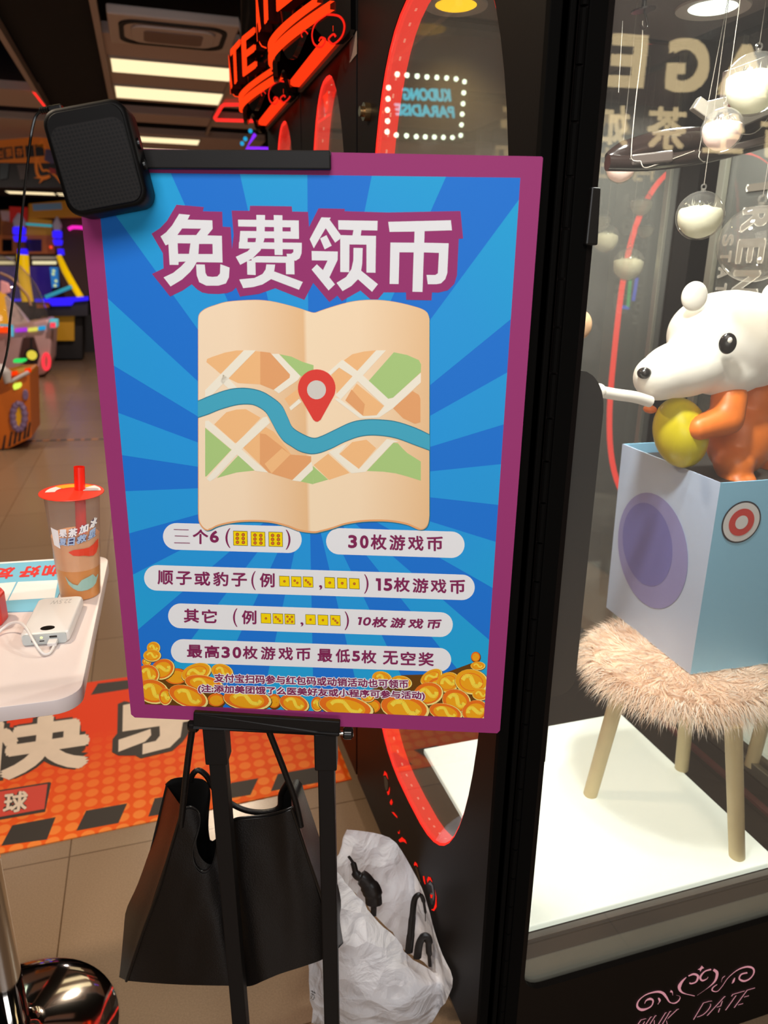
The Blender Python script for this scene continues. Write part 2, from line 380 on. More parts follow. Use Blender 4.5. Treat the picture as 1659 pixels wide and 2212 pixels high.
M_dice = mat('print_dice_yellow', '#ffdd00', .5); M_dot = mat('print_dice_dot', '#e0702e', .5); M_dk = mat('print_outline', '#4a3a1c', .5)
M_co1 = mat('print_coin_orange', '#f0761f', .5); M_co2 = mat('print_coin_gold', '#f6a91c', .5); M_co3 = mat('print_coin_yellow', '#ffe04a', .5); M_co4 = mat('print_coin_edge', '#fbe98a', .5); M_cod = mat('print_coin_dark', '#6a4210', .5)
PM = [M_mag, M_edge, M_lite, M_blue, M_white, M_ink, M_paper, M_or1, M_or2, M_gr, M_cream, M_riv, M_rivd, M_pin, M_pinw, M_dice, M_dot, M_dk, M_co1, M_co2, M_co3, M_co4, M_cod]
PI = {m.name: i for i, m in enumerate(PM)}
pg = G()
outer = [(161, 318), (1170, 338), (1173, 341), (1080, 1578), (1074, 1584), (291, 1550), (283, 1543)]
pg.flat(outer, PI['print_magenta'], lambda x, y: pp(x, y, 0))
back = [onD(x, y, PD) + HF * .006 for x, y in outer]
back = [pp(x, y) + HF * .006 for x, y in outer]
pg.grid([[pp(x, y) for x, y in outer], back], PI['foam_edge'], cu=True); pg.flat([(0, 0)] * 0 or outer, PI['foam_edge'], lambda x, y: pp(x, y) + HF * .006)
clipq = [(208, 372), (1124, 384), (1045, 1551), (313, 1521)]
def clip(poly, q=clipq):
    out = list(poly)
    for i in range(4):
        a, b = q[i], q[(i + 1) % 4]; inp, out = out, []
        if not inp: return []
        sd = lambda p: (b[0] - a[0]) * (p[1] - a[1]) - (b[1] - a[1]) * (p[0] - a[0])
        for j in range(len(inp)):
            p, c = inp[j - 1], inp[j]; dp, dc = sd(p), sd(c)
            if (dp >= 0) != (dc >= 0):
                t = dp / (dp - dc); out.append((p[0] + (c[0] - p[0]) * t, p[1] + (c[1] - p[1]) * t))
            if dc >= 0: out.append(c)
    return out
def ink(poly, m, lay, holes=(), do_clip=False):
    if do_clip: poly = clip(poly)
    if len(poly) >= 3: pg.flat(poly, PI[m.name], lambda x, y: pp(x, y, lay), holes)
ink(clipq, M_blue, 1)
RC = (668, 1045)
rb = [(369, 374), (518, 375), (664, 377), (803, 380), (963, 383), (1121, 431), (1104, 689), (1093, 806), (1084, 918), (1077, 1003), (1071, 1090), (1060, 1167), (1050, 1262), (1045, 1372), (998, 1500), (873, 1500), (770, 1500), (676, 1500), (570, 1500), (462, 1500), (318, 1440) , (310, 1345), (304, 1230), (290, 1149), (271, 1061), (263, 983), (251, 890), (243, 788), (238, 649), (243, 456)]
bl_ = [(668 + (x - 668) * 1.6, 1045 + (y - 1045) * 1.6) for x, y in rb]
# lower sun rays, taken where they leave the print
low = {14: (1002, 1463), 15: (862, 1450), 16: (762, 1444), 17: (676, 1450), 18: (580, 1450), 19: (486, 1440), 20: (380, 1425), 21: (310, 1350), 22: (305, 1232)}
for k, p in low.items(): bl_[k] = (668 + (p[0] - 668) * 2.0, 1045 + (p[1] - 1045) * 2.0)
for i in range(30):
    a, b = bl_[i], bl_[(i + 1) % 30]
    if i % 2 == 1: ink([RC, a, b], M_lite, 2, do_clip=True)
# ---- title
def T1(pts): return [(320 + x / 4.608, 430 + y / 4.608) for x, y in pts]
def T2(pts): return [(640 + x / 4.366, 430 + y / 4.366) for x, y in pts]
o1 = T1([(283, 57), (555, 80), (545, 122), (738, 127), (742, 275), (822, 280), (835, 500), (852, 360), (832, 115), (1010, 118), (1015, 67), (1430, 73), (1435, 125), (1592, 128), (1602, 280)])
o2 = T2([(210, 88), (457, 93), (455, 115), (865, 127), (1548, 113), (1573, 372), (1532, 375), (1515, 720), (1490, 800), (1430, 860), (1340, 882), (1280, 880), (1275, 955), (1037, 950), (1035, 880), (825, 880), (770, 945), (700, 945), (605, 862), (430, 962), (388, 910), (312, 970), (160, 790)])
o3 = T1([(1555, 1003), (1265, 888), (1100, 945), (915, 970), (875, 880), (840, 915), (790, 935), (700, 945), (600, 942), (540, 930), (490, 900), (435, 848), (345, 910), (220, 970), (40, 745), (155, 690), (148, 540), (35, 345), (120, 290), (190, 215)])
ink(o1 + o2 + o3, M_mag, 4)
W1 = [
 [(310, 148), (418, 158), (395, 205), (640, 212), (643, 297), (590, 362), (735, 366), (742, 632), (485, 628), (455, 680), (420, 725), (340, 800), (225, 870), (155, 780), (250, 735), (330, 670), (375, 622), (305, 625), (303, 655), (215, 655), (203, 450), (175, 462), (125, 372), (180, 332), (240, 262)],
 [(478, 650), (565, 652), (572, 735), (590, 768), (640, 775), (690, 770), (716, 740), (720, 648), (812, 682), (805, 780), (775, 840), (700, 862), (580, 862), (510, 828), (485, 760)],
 [(895, 205), (1500, 213), (1500, 283), (898, 273)], [(1418, 213), (1500, 213), (1502, 397), (1420, 395)], [(918, 318), (1502, 322), (1502, 397), (912, 388)],
 [(920, 318), (997, 320), (985, 495), (903, 492)], [(905, 428), (1530, 435), (1530, 502), (903, 492)],
 [(1448, 436), (1530, 436), (1528, 540), (1508, 590), (1470, 614), (1390, 602), (1378, 545), (1425, 545), (1446, 528)],
 [(1078, 158), (1165, 160), (1158, 400), (1120, 510), (1040, 590), (918, 655), (873, 575), (990, 520), (1050, 460), (1080, 380)],
 [(1250, 160), (1337, 162), (1340, 558), (1260, 556)], [(1085, 568), (1387, 572), (1385, 635), (1030, 630), (1030, 595)],
 [(985, 612), (1068, 612), (1072, 757), (988, 752)], [(1370, 572), (1455, 600), (1458, 750), (1373, 748)],
 [(1178, 650), (1265, 652), (1255, 720), (1540, 825), (1502, 903), (1225, 797), (1140, 850), (1050, 875), (948, 887), (908, 800), (1060, 785), (1140, 745), (1170, 700)]]
H1 = [[(340, 293), (528, 295), (480, 358), (293, 358)], [(295, 440), (422, 442), (408, 545), (300, 545)], [(508, 447), (642, 447), (644, 547), (502, 547)]]
W2 = [
 [(237, 173), (325, 175), (315, 195), (420, 340), (412, 378), (367, 412), (278, 275), (165, 465), (127, 378)], [(225, 372), (285, 340), (335, 440), (268, 475)],
 [(145, 490), (392, 495), (390, 575), (313, 738), (365, 805), (305, 862), (145, 665), (195, 615), (252, 670), (295, 580), (147, 578)],
 [(395, 200), (767, 206), (765, 297), (615, 294), (608, 345), (752, 347), (747, 695), (662, 693), (662, 430), (502, 428), (500, 690), (415, 688), (415, 340), (530, 343), (540, 293), (398, 288)],
 [(540, 460), (627, 462), (622, 610), (612, 675), (770, 803), (715, 875), (582, 757), (520, 820), (437, 868), (380, 790), (470, 735), (520, 660), (538, 580)],
 [(867, 215), (1458, 200), (1468, 295), (1210, 303), (1207, 412), (1437, 417), (1424, 700), (1405, 755), (1365, 795), (1320, 803), (1240, 803), (1228, 715), (1310, 716), (1335, 700), (1345, 508), (1203, 503), (1190, 876), (1095, 874), (1107, 503), (973, 502), (965, 802), (880, 800), (888, 410), (1112, 412), (1115, 307), (880, 310)]]
for i, p in enumerate(W1): ink(T1(p), M_white, 5 + i * .05)
for i, p in enumerate(W2): ink(T2(p), M_white, 5 + i * .05)
for p in H1: ink(T1(p), M_mag, 6)
for p in [[(1165, 283), (1250, 283), (1252, 322), (1165, 322)], [(1340, 283), (1418, 283), (1420, 322), (1340, 322)], [(995, 388), (1075, 388), (1070, 428), (990, 428)], [(1160, 390), (1252, 390), (1254, 432), (1158, 430)]]: ink(T1(p), M_mag, 6)
# ---- folded map
A3 = lambda pts: [(410 + x / 5.925, 640 + y / 5.925) for x, y in pts]
A4 = lambda pts: [(660 + x / 5.925, 640 + y / 5.925) for x, y in pts]
A5 = lambda pts: [(410 + x / 5.925, 880 + y / 5.925) for x, y in pts]
A6 = lambda pts: [(660 + x / 5.925, 880 + y / 5.925) for x, y in pts]
def sm(pts, n=5): return [(p.x, p.y) for p in spline(pts, n)]
mtop = sm(A3([(112, 330), (125, 230), (200, 160), (330, 110), (500, 65), (800, 45), (1000, 55), (1200, 95), (1400, 150), (1520, 190), (1600, 207)]) + A4([(200, 180), (400, 115), (600, 65), (800, 45), (1000, 50), (1200, 80), (1400, 130), (1500, 165), (1560, 210), (1585, 285)]))
mbot = sm(A6([(1588, 1380), (1575, 1480), (1530, 1548), (1450, 1562), (1300, 1500), (1100, 1463), (900, 1455), (700, 1465), (500, 1500), (350, 1550), (200, 1590), (100, 1605)]) + A5([(1400, 1580), (1250, 1525), (1050, 1475), (850, 1460), (650, 1465), (480, 1490), (350, 1525), (270, 1565), (210, 1570), (150, 1520), (118, 1440), (112, 1300)]))
ink([(x + 1.2, y + 1.8) for x, y in mtop + mbot], M_rivd, 10)
ink([(x - .6, y) for x, y in mtop + mbot], M_or2, 10.5)
mb2 = [(x, y - 4) if 450 < x < 905 else (x - (1.0 if x > 900 else -1.0), y - 2.5) for x, y in mbot]
ink([(x, y + .8) for x, y in mtop] + mb2, M_paper, 11)
def mp_(A, pts, m, lay=12): ink(A(pts), m, lay)
mp_(A3, [(225, 800), (300, 770), (450, 720), (600, 692), (695, 692), (400, 995), (300, 910), (215, 840)], M_or1)
mp_(A3, [(840, 700), (1030, 720), (1285, 1000), (1280, 1040), (1075, 1195), (900, 1125), (620, 1110), (500, 1050)], M_or1)
mp_(A3, [(905, 705), (1030, 720), (1285, 1000), (1280, 1040), (1075, 1195), (905, 1125)], M_or2, 13)
mp_(A3, [(1150, 740), (1300, 770), (1450, 840), (1585, 880), (1585, 1000), (1415, 1025)], M_gr)
mp_(A3, [(695, 690), (850, 690), (290, 1260), (200, 1290), (200, 1200)], M_cream, 14)
mp_(A3, [(500, 1050), (610, 1170), (500, 1180), (400, 1090), (430, 1000)], M_cream, 14)
mp_(A3, [(1045, 735), (1140, 735), (1420, 1020), (1385, 1070), (1140, 1240), (1075, 1195), (1280, 1040), (1285, 1000)], M_cream, 14)
mp_(A3, [(1215, 1310), (1400, 1170), (1400, 1300), (1275, 1400)], M_or1)
mp_(A3, [(1275, 1420), (1400, 1310), (1430, 1350), (1295, 1460)], M_cream, 14)
mp_(A5, [(470, 60), (600, 25), (720, 20), (910, 130), (610, 450), (580, 450), (315, 215)], M_or1)
mp_(A5, [(200, 170), (245, 165), (1005, 830), (840, 808), (520, 520), (200, 250)], M_cream, 14)
mp_(A5, [(940, 125), (990, 115), (1030, 190), (690, 510), (330, 900), (260, 945), (220, 910), (540, 540), (600, 450)], M_cream, 14.5)
mp_(A5, [(200, 258), (535, 540), (215, 880), (200, 880)], M_gr)
mp_(A5, [(625, 610), (830, 805), (600, 830), (350, 900)], M_gr)
mp_(A5, [(975, 250), (1080, 310), (1230, 500), (1300, 600), (1555, 622), (1555, 690), (1320, 925), (1100, 860), (1010, 830), (680, 510)], M_or1)
mp_(A5, [(900, 330), (975, 340), (1180, 500), (1290, 600), (1555, 622), (1555, 690), (1320, 925), (1100, 860), (1010, 830), (900, 720)], M_or2, 13)
mp_(A5, [(1180, 520), (1290, 600), (1050, 840), (960, 720)], M_or1, 13.5)
mp_(A5, [(1310, 930), (1560, 690), (1580, 790), (1420, 945)], M_cream, 14)
mp_(A5, [(1420, 945), (1578, 795), (1580, 980)], M_gr)
mp_(A6, [(105, 735), (290, 590), (565, 835), (300, 925)], M_or1)
mp_(A6, [(95, 745), (290, 920), (100, 975)], M_gr, 13)
mp_(A6, [(295, 565), (540, 455), (430, 590), (685, 785), (1040, 400), (1200, 430), (1120, 450), (770, 820), (590, 840)], M_cream, 14)
mp_(A6, [(430, 600), (600, 440), (780, 410), (905, 520), (680, 785)], M_or1, 13)
mp_(A6, [(785, 810), (1125, 450), (1180, 455), (1240, 520), (1300, 580), (1475, 690), (1475, 935), (1300, 880), (1150, 840), (1000, 820)], M_gr)
mp_(A4, [(490, 820), (600, 740), (750, 705), (900, 690), (660, 955)], M_or1)
mp_(A4, [(905, 690), (1030, 690), (450, 1320), (385, 1260)], M_cream, 14)
mp_(A4, [(465, 815), (490, 820), (725, 1000), (1060, 1310), (1010, 1400), (600, 1020), (430, 910), (320, 1010), (290, 970)], M_cream, 14.5)
mp_(A4, [(1130, 715), (1300, 750), (1450, 815), (1478, 870), (1475, 970), (1120, 1295), (1050, 1310), (980, 1280), (800, 1090)], M_gr)
mp_(A4, [(1475, 975), (1475, 1100), (1120, 1430), (940, 1550), (700, 1560), (370, 1310), (420, 1300), (740, 1530), (910, 1520), (1010, 1400), (1060, 1310), (1120, 1295)], M_cream, 14.2)
mp_(A4, [(440, 905), (605, 1025), (400, 1245), (385, 1180), (330, 1005)], M_or1, 13)
mp_(A4, [(655, 1115), (1000, 1400), (910, 1520), (740, 1530), (510, 1330)], M_or1, 13)
mp_(A4, [(590, 1190), (760, 1380), (735, 1525), (510, 1330)], M_or2, 13.5)
mp_(A4, [(1370, 1210), (1450, 1260), (1470, 1310), (1470, 1610), (1400, 1630), (1250, 1560), (1120, 1430)], M_or2, 13)
rt = sm(A3([(108, 1340), (300, 1260), (500, 1195), (700, 1175), (900, 1210), (1050, 1290), (1180, 1400), (1260, 1560), (1320, 1680), (1450, 1765)]) + A6([(100, 392), (200, 370), (350, 300), (550, 205), (700, 165), (900, 155), (1150, 180), (1400, 260), (1588, 348)]))
rb2 = sm(A6([(1588, 545), (1400, 475), (1150, 385), (900, 350), (700, 365), (500, 435), (350, 510), (200, 570), (100, 588)]) + A5([(1500, 580), (1400, 550), (1300, 490), (1200, 420), (1120, 310), (1050, 180), (970, 50)]) + A3([(850, 1395), (750, 1375), (600, 1385), (400, 1440), (250, 1500), (108, 1548)]))
ink([(x, y - 1.2) for x, y in rt] + [(x, y + 1.2) for x, y in rb2], M_rivd, 16); ink([(x, y + .6) for x, y in rt] + [(x, y - .6) for x, y in rb2], M_riv, 17)
pin = [(684.5 + 40.5 * math.cos(math.radians(a)), 838 + 40.5 * math.sin(math.radians(a))) for a in range(152, 389, 8)]
ink(pin + [(693, 906), (687, 910), (682, 910), (677, 906)], M_pin, 18)
circ = lambda x, y, rx, ry=None, a=0, n=22: [(x + rx * math.cos(t) * math.cos(a) - (ry or rx) * math.sin(t) * math.sin(a), y + rx * math.cos(t) * math.sin(a) + (ry or rx) * math.sin(t) * math.cos(a)) for t in (2 * math.pi * i / n for i in range(n))]
ink(circ(684, 841.5, 20.5), M_pinw, 19)
# ---- white pills and their lettering
def pill(c0, c1, r, lay=3):
    a = math.atan2(c1[1] - c0[1], c1[0] - c0[0]); p = []
    for c, s in ((c0, 90), (c1, -90)): p += [(c[0] + r * math.cos(a + math.radians(s + k)), c[1] + r * math.sin(a + math.radians(s + k))) for k in range(0, 181, 12)]
    ink(p, M_white, lay)
pill((381, 1158.5), (623, 1165.5), 28.8); pill((733, 1169), (975, 1176.5), 28.5); pill((339, 1248), (998, 1268.5), 27.5); pill((390, 1330), (951.5, 1349), 26.7); pill((395, 1406), (949, 1425), 25.6)
S1 = (320, 1120, 4.608); S2 = (660, 1120, 4.1475); S3 = (340, 1290, 4.879); S4 = (660, 1290, 4.879)
def pt(s, txt, S, x0, x1, y0, y1, bold=.018, shear=0, sl=.02):
    f = lambda x, y: (S[0] + x / S[2], S[1] + y / S[2]); d = sl * (x1 - x0); k = shear * (y1 - y0)
    if txt == '1':      # a thick numeral with a short flag
        return pg.flat([f(x0 + (x1 - x0) * u + k * (1 - v), y0 + (y1 - y0) * v) for u, v in ((0, 0), (1, .02), (1, 1), (.42, .99), (.42, .24), (0, .22))], PI['print_plum'], lambda x, y: pp(x, y, 7))
    letter(pg, txt, (f(x0 + k, y0), f(x1 + k, y0 + d), f(x1 - (0 if not shear else 0), y1), f(x0, y1 - d)), pp, PI['print_plum'], bold, 7)
for txt, S, x0, x1, y0, y1 in (
 ('个', S1, 445, 600, 105, 255), ('6', S1, 615, 705, 118, 240), ('(', S1, 770, 820, 95, 290), (')', S1, 1370, 1418, 110, 308),
 ('顺', S1, 95, 250, 512, 658), ('子', S1, 280, 435, 522, 662), ('或', S1, 462, 620, 525, 668), ('豹', S1, 648, 800, 528, 672), ('子', S1, 830, 985, 538, 678), ('(', S1, 1028, 1072, 522, 710), ('例', S1, 1112, 1260, 540, 685),
 (',', S2, 122, 150, 595, 638), (')', S2, 525, 565, 498, 672), ('1', S2, 630, 675, 533, 645), ('5', S2, 700, 778, 535, 648), ('枚', S2, 790, 935, 525, 658), ('游', S2, 958, 1100, 533, 665), ('戏', S2, 1120, 1262, 540, 668), ('币', S2, 1290, 1430, 545, 675),
 ('3', S2, 382, 462, 145, 265), ('0', S2, 487, 565, 148, 268), ('枚', S2, 583, 727, 140, 280), ('游', S2, 750, 893, 145, 285), ('戏', S2, 917, 1058, 152, 288), ('币', S2, 1085, 1230, 158, 292),
 ('其', S3, 280, 440, 118, 268), ('它', S3, 470, 628, 125, 272), ('(', S3, 798, 845, 115, 310), ('例', S3, 890, 1045, 135, 285), (',', S3, 1508, 1540, 262, 308), (')', S4, 412, 458, 148, 345),
 ('最', S3, 313, 475, 497, 638), ('高', S3, 498, 655, 503, 642), ('3', S3, 677, 765, 518, 640), ('0', S3, 793, 885, 520, 642), ('枚', S3, 900, 1058, 512, 652), ('游', S3, 1090, 1245, 517, 658), ('戏', S3, 1275, 1430, 522, 662), ('币', S3, 1460, 1617, 530, 668),
 ('最', S4, 127, 283, 540, 682), ('低', S4, 316, 470, 542, 688), ('5', S4, 490, 575, 562, 675), ('枚', S4, 588, 748, 555, 698), ('无', S4, 815, 975, 563, 710), ('空', S4, 1003, 1160, 570, 715), ('奖', S4, 1190, 1352, 577, 725)):
    pt('', txt, S, x0, x1, y0, y1, .02 if txt == '1' else .05 if txt in '3056' else .028 if txt not in '(),' else 0)
for txt, x0, x1, y0, y1 in (('1', 538, 580, 207, 290), ('0', 597, 680, 208, 298), ('枚', 690, 850, 205, 318), ('游', 885, 1040, 212, 322), ('戏', 1075, 1230, 222, 330), ('币', 1268, 1415, 230, 335)): pt('', txt, S4, x0, x1, y0, y1, .015 if txt == '1' else .04, .22)
for y0, x0, x1 in ((108, 256, 405), (172, 266, 402), (240, 260, 418)): ink([(320 + x0 / 4.608, 1120 + (y0 - 4) / 4.608), (320 + x1 / 4.608, 1120 + (y0 + 0) / 4.608), (320 + x1 / 4.608, 1120 + (y0 + 7) / 4.608), (320 + x0 / 4.608, 1120 + (y0 + 3) / 4.608)], M_ink, 7)
def die(S, x0, y0, x1, y1, n):
    f = lambda x, y: (S[0] + x / S[2], S[1] + y / S[2]); e = 4; t = 3
    ink([f(x0, y0), f(x1 - t, y0 + e), f(x1, y1), f(x0 + t, y1 - e)], M_dk, 7); b = 4
    ink([f(x0 + b, y0 + b), f(x1 - t - b, y0 + e + b), f(x1 - b, y1 - b), f(x0 + t + b, y1 - e - b)], M_dice, 8)
    P = {1: [(.5, .5)], 2: [(.35, .4), (.6, .6)], 3: [(.3, .35), (.5, .52), (.68, .7)], 5: [(.28, .26), (.7, .28), (.5, .5), (.3, .72), (.72, .74)], 6: [(.29, .24), (.69, .26), (.29, .5), (.69, .51), (.3, .76), (.7, .77)]}[n]
    for u, v in P:
        c = f(x0 + (x1 - x0) * u, y0 + (y1 - y0) * v); rr = (17 if n == 6 else 12) / S[2]
        ink(circ(*c, rr, n=14), M_dk, 9); ink(circ(*c, rr * .78, n=14), M_dot, 9.5)
for a in ((S1, 847, 120, 993, 270, 6), (S1, 1022, 128, 1168, 276, 6), (S1, 1198, 130, 1342, 280, 6), (S1, 1305, 568, 1410, 677, 1), (S1, 1423, 572, 1528, 682, 2), (S1, 1540, 575, 1645, 685, 3),
          (S2, 170, 522, 265, 625, 1), (S2, 283, 527, 375, 628, 1), (S2, 390, 532, 485, 632, 1), (S3, 1090, 165, 1200, 275, 1), (S3, 1215, 168, 1327, 280, 3), (S3, 1340, 172, 1452, 285, 5),
          (S3, 1560, 178, 1670, 288, 1), (S4, 128, 182, 240, 295, 1), (S4, 260, 185, 370, 300, 3)): die(*a)
# ---- printed coins
Q1 = lambda x, y: (270 + x / 4.046, 1370 + y / 4.046); Q2 = lambda x, y: (670 + x / 3.858, 1370 + y / 3.858)
coins = [(Q1, 190, 240, 40, 36, 0, 0), (Q1, 250, 118, 58, 54, 0, 1), (Q1, 238, 185, 78, 54, 0, 1), (Q1, 450, 370, 110, 75, 0, 3), (Q1, 330, 305, 108, 88, -25, 0), (Q1, 205, 350, 98, 86, 15, 0), (Q1, 625, 335, 135, 80, -18, 1), (Q1, 850, 325, 98, 66, 15, 1), (Q1, 690, 430, 170, 72, 10, 0), (Q1, 245, 500, 145, 105, 15, 0), (Q1, 355, 545, 58, 75, 0, 2), (Q1, 800, 575, 80, 62, 0, 3), (Q1, 555, 545, 180, 92, 20, 2), (Q1, 1305, 585, 62, 66, 0, 3), (Q1, 1070, 570, 212, 95, 6, 2), (Q1, 1480, 605, 132, 80, 14, 2),
         (Q2, 1380, 188, 40, 44, 0, 3), (Q2, 1398, 262, 62, 36, 0, 1), (Q2, 1010, 355, 100, 56, -30, 1), (Q2, 760, 400, 90, 56, 10, 1), (Q2, 600, 370, 86, 62, 15, 1), (Q2, 1060, 430, 90, 70, -20, 0), (Q2, 1150, 400, 100, 84, -20, 1), (Q2, 985, 495, 125, 95, -10, 0), (Q2, 1345, 395, 140, 105, 8, 1), (Q2, 1420, 500, 70, 50, 0, 1), (Q2, 1220, 555, 122, 98, 18, 2), (Q2, 60, 580, 52, 62, 0, 2), (Q2, 520, 600, 75, 62, 0, 3), (Q2, 480, 520, 60, 45, 0, 2), (Q2, 300, 605, 232, 92, 10, 2), (Q2, 790, 615, 205, 108, 10, 2), (Q2, 1130, 650, 142, 72, 14, 2), (Q2, 1375, 640, 112, 92, -20, 2)]
ink([Q1(130, 330), Q1(500, 330), Q1(700, 420), Q1(900, 420), Q1(1000, 520), Q1(1500, 560), Q1(1650, 640), Q1(1650, 700), Q1(130, 700)], M_cod, 2.5, do_clip=True) if False else None
ink([Q1(140, 300), Q1(470, 300), Q1(520, 380), Q1(800, 460), Q1(860, 640), Q1(140, 640)], M_cod, 3, do_clip=True)
ink([Q2(420, 700), Q2(470, 480), Q2(760, 340), Q2(1100, 330), Q2(1345, 240), Q2(1440, 330), Q2(1440, 720)], M_cod, 3, do_clip=True)
SW = [(-.55, -.05), (-.42, -.35), (-.15, -.42), (.02, -.1), (.2, .25), (.45, .25), (.55, -.05)]
for i, (Q, x, y, rx, ry, a, k) in enumerate(coins):
    c = Q(x, y); s = 4.046 if Q is Q1 else 3.858; a = math.radians(a); rx /= s; ry /= s; L = 3.2 + i * .08
    edge, rim, face, sw = ((M_co4, M_co1, M_co2, M_co3), (M_co4, M_co2, M_co2, M_co3), (M_co4, M_co1, M_co2, M_co3), (M_cod, M_co1, M_co2, M_co2))[k]
    ink(circ(c[0] + .5, c[1] + 1.0, rx * 1.03, ry * 1.05, a), M_cod, L, do_clip=True)
    ink(circ(c[0], c[1], rx, ry, a), edge, L + .015, do_clip=True)
    ink(circ(c[0] - rx * .04, c[1] - ry * .05, rx * .94, ry * .93, a), rim, L + .03, do_clip=True)
    ink(circ(c[0] - rx * .02, c[1] + ry * .02, rx * .72, ry * .72, a), M_co1 if k == 1 else face, L + .045, do_clip=True)
    if k == 1: ink(circ(c[0] - rx * .02, c[1] + ry * .02, rx * .66, ry * .66, a), M_co2, L + .055, do_clip=True)
    fn = lambda u, v: (c[0] + rx * u * math.cos(a) - ry * v * math.sin(a), c[1] + rx * u * math.sin(a) + ry * v * math.cos(a))
    P = [fn(p.x, p.y) for p in spline(SW, 4)]
    for j in range(len(P) - 1):
        (xa, ya), (xb, yb) = P[j], P[j + 1]; l = math.hypot(xb - xa, yb - ya) or 1; h = ry * .17; nx, ny = -(yb - ya) / l * h, (xb - xa) / l * h
        ink([(xa + nx, ya + ny), (xb + nx, yb + ny), (xb - nx, yb - ny), (xa - nx, ya - ny)], sw, L + .06 + .0004 * j, do_clip=True)
for txt, q in (('支付宝扫码参与红包码或动销活动也可领币', ((462.8, 1454), (881.8, 1468), (881.8, 1487), (462.8, 1473))), ('(注:添加美团饿了么医美好友或小程序可参与活动)', ((428, 1477.5), (917.5, 1493), (917.5, 1512.8), (428, 1497)))):
    e = 1.6; qw = ((q[0][0] - e, q[0][1] - e), (q[1][0] + e, q[1][1] - e), (q[2][0] + e, q[2][1] + e), (q[3][0] - e, q[3][1] + e))
    letter(pg, txt, qw, pp, PI['print_white'], .125, 7.0, 10); letter(pg, txt, q, pp, PI['print_plum'], .03, 7.6, 4)
tag(pg.build('poster_board', PM, loc=pp(668, 945), merge=False), 'large blue sunburst poster in a magenta border with a folded map and Chinese offer lines', 'poster')

# ================================================================ row of claw machines along the aisle
K = .91
def k3(x, y, z): return Vector((x * K, y * K, EYE - (EYE - z) * K))
def kz(z): return EYE - (EYE - z) * K
XF, Y0, PIT, XB, DB = .51 * K, .96 * K, .925 * K, 1.45 * K, .135   # aisle face, first end, pitch, back plane, door bottom
M_case = mat('cabinet_black', '#100b09', .48, spec=.14, bump=.02, bscale=300); M_case2 = mat('cabinet_black_gloss', '#0d0b0a', .12)
M_led = glow('led_red', '#ff2f24', 1.5); M_leddot = glow('led_red_dot', '#ff8d78', 1.6); M_redcut = glow('cutout_red', '#ff2618', .95)
M_glass = glass('window_glass', '#f2f0ec', 1.0, haze=.035, ior=1.5); M_glass2 = glass('side_glass', '#f4f2ee', 1.0, haze=.05, ior=1.48)
M_slab = mat('lit_white_floor', '#f4f6f2', .5, emit='#eefff4', es=.8); M_alu = mat('aluminium_profile', '#a9a79b', .3, metal=.8)
M_maroon = mat('maroon_strip', '#5a1a20', .5); M_tray = mat('tray_black', '#37322f', .35, bump=.03, bscale=90)
def oval(cy, ay, cz, az, n=64, e=3.0):
    o = []
    for i in range(n):
        t = 2 * math.pi * i / n; c, s = math.cos(t), math.sin(t)
        o.append((cy + ay * math.copysign(abs(c) ** (2 / e), c), cz + az * math.copysign(abs(s) ** (2 / e), s)))
    return o
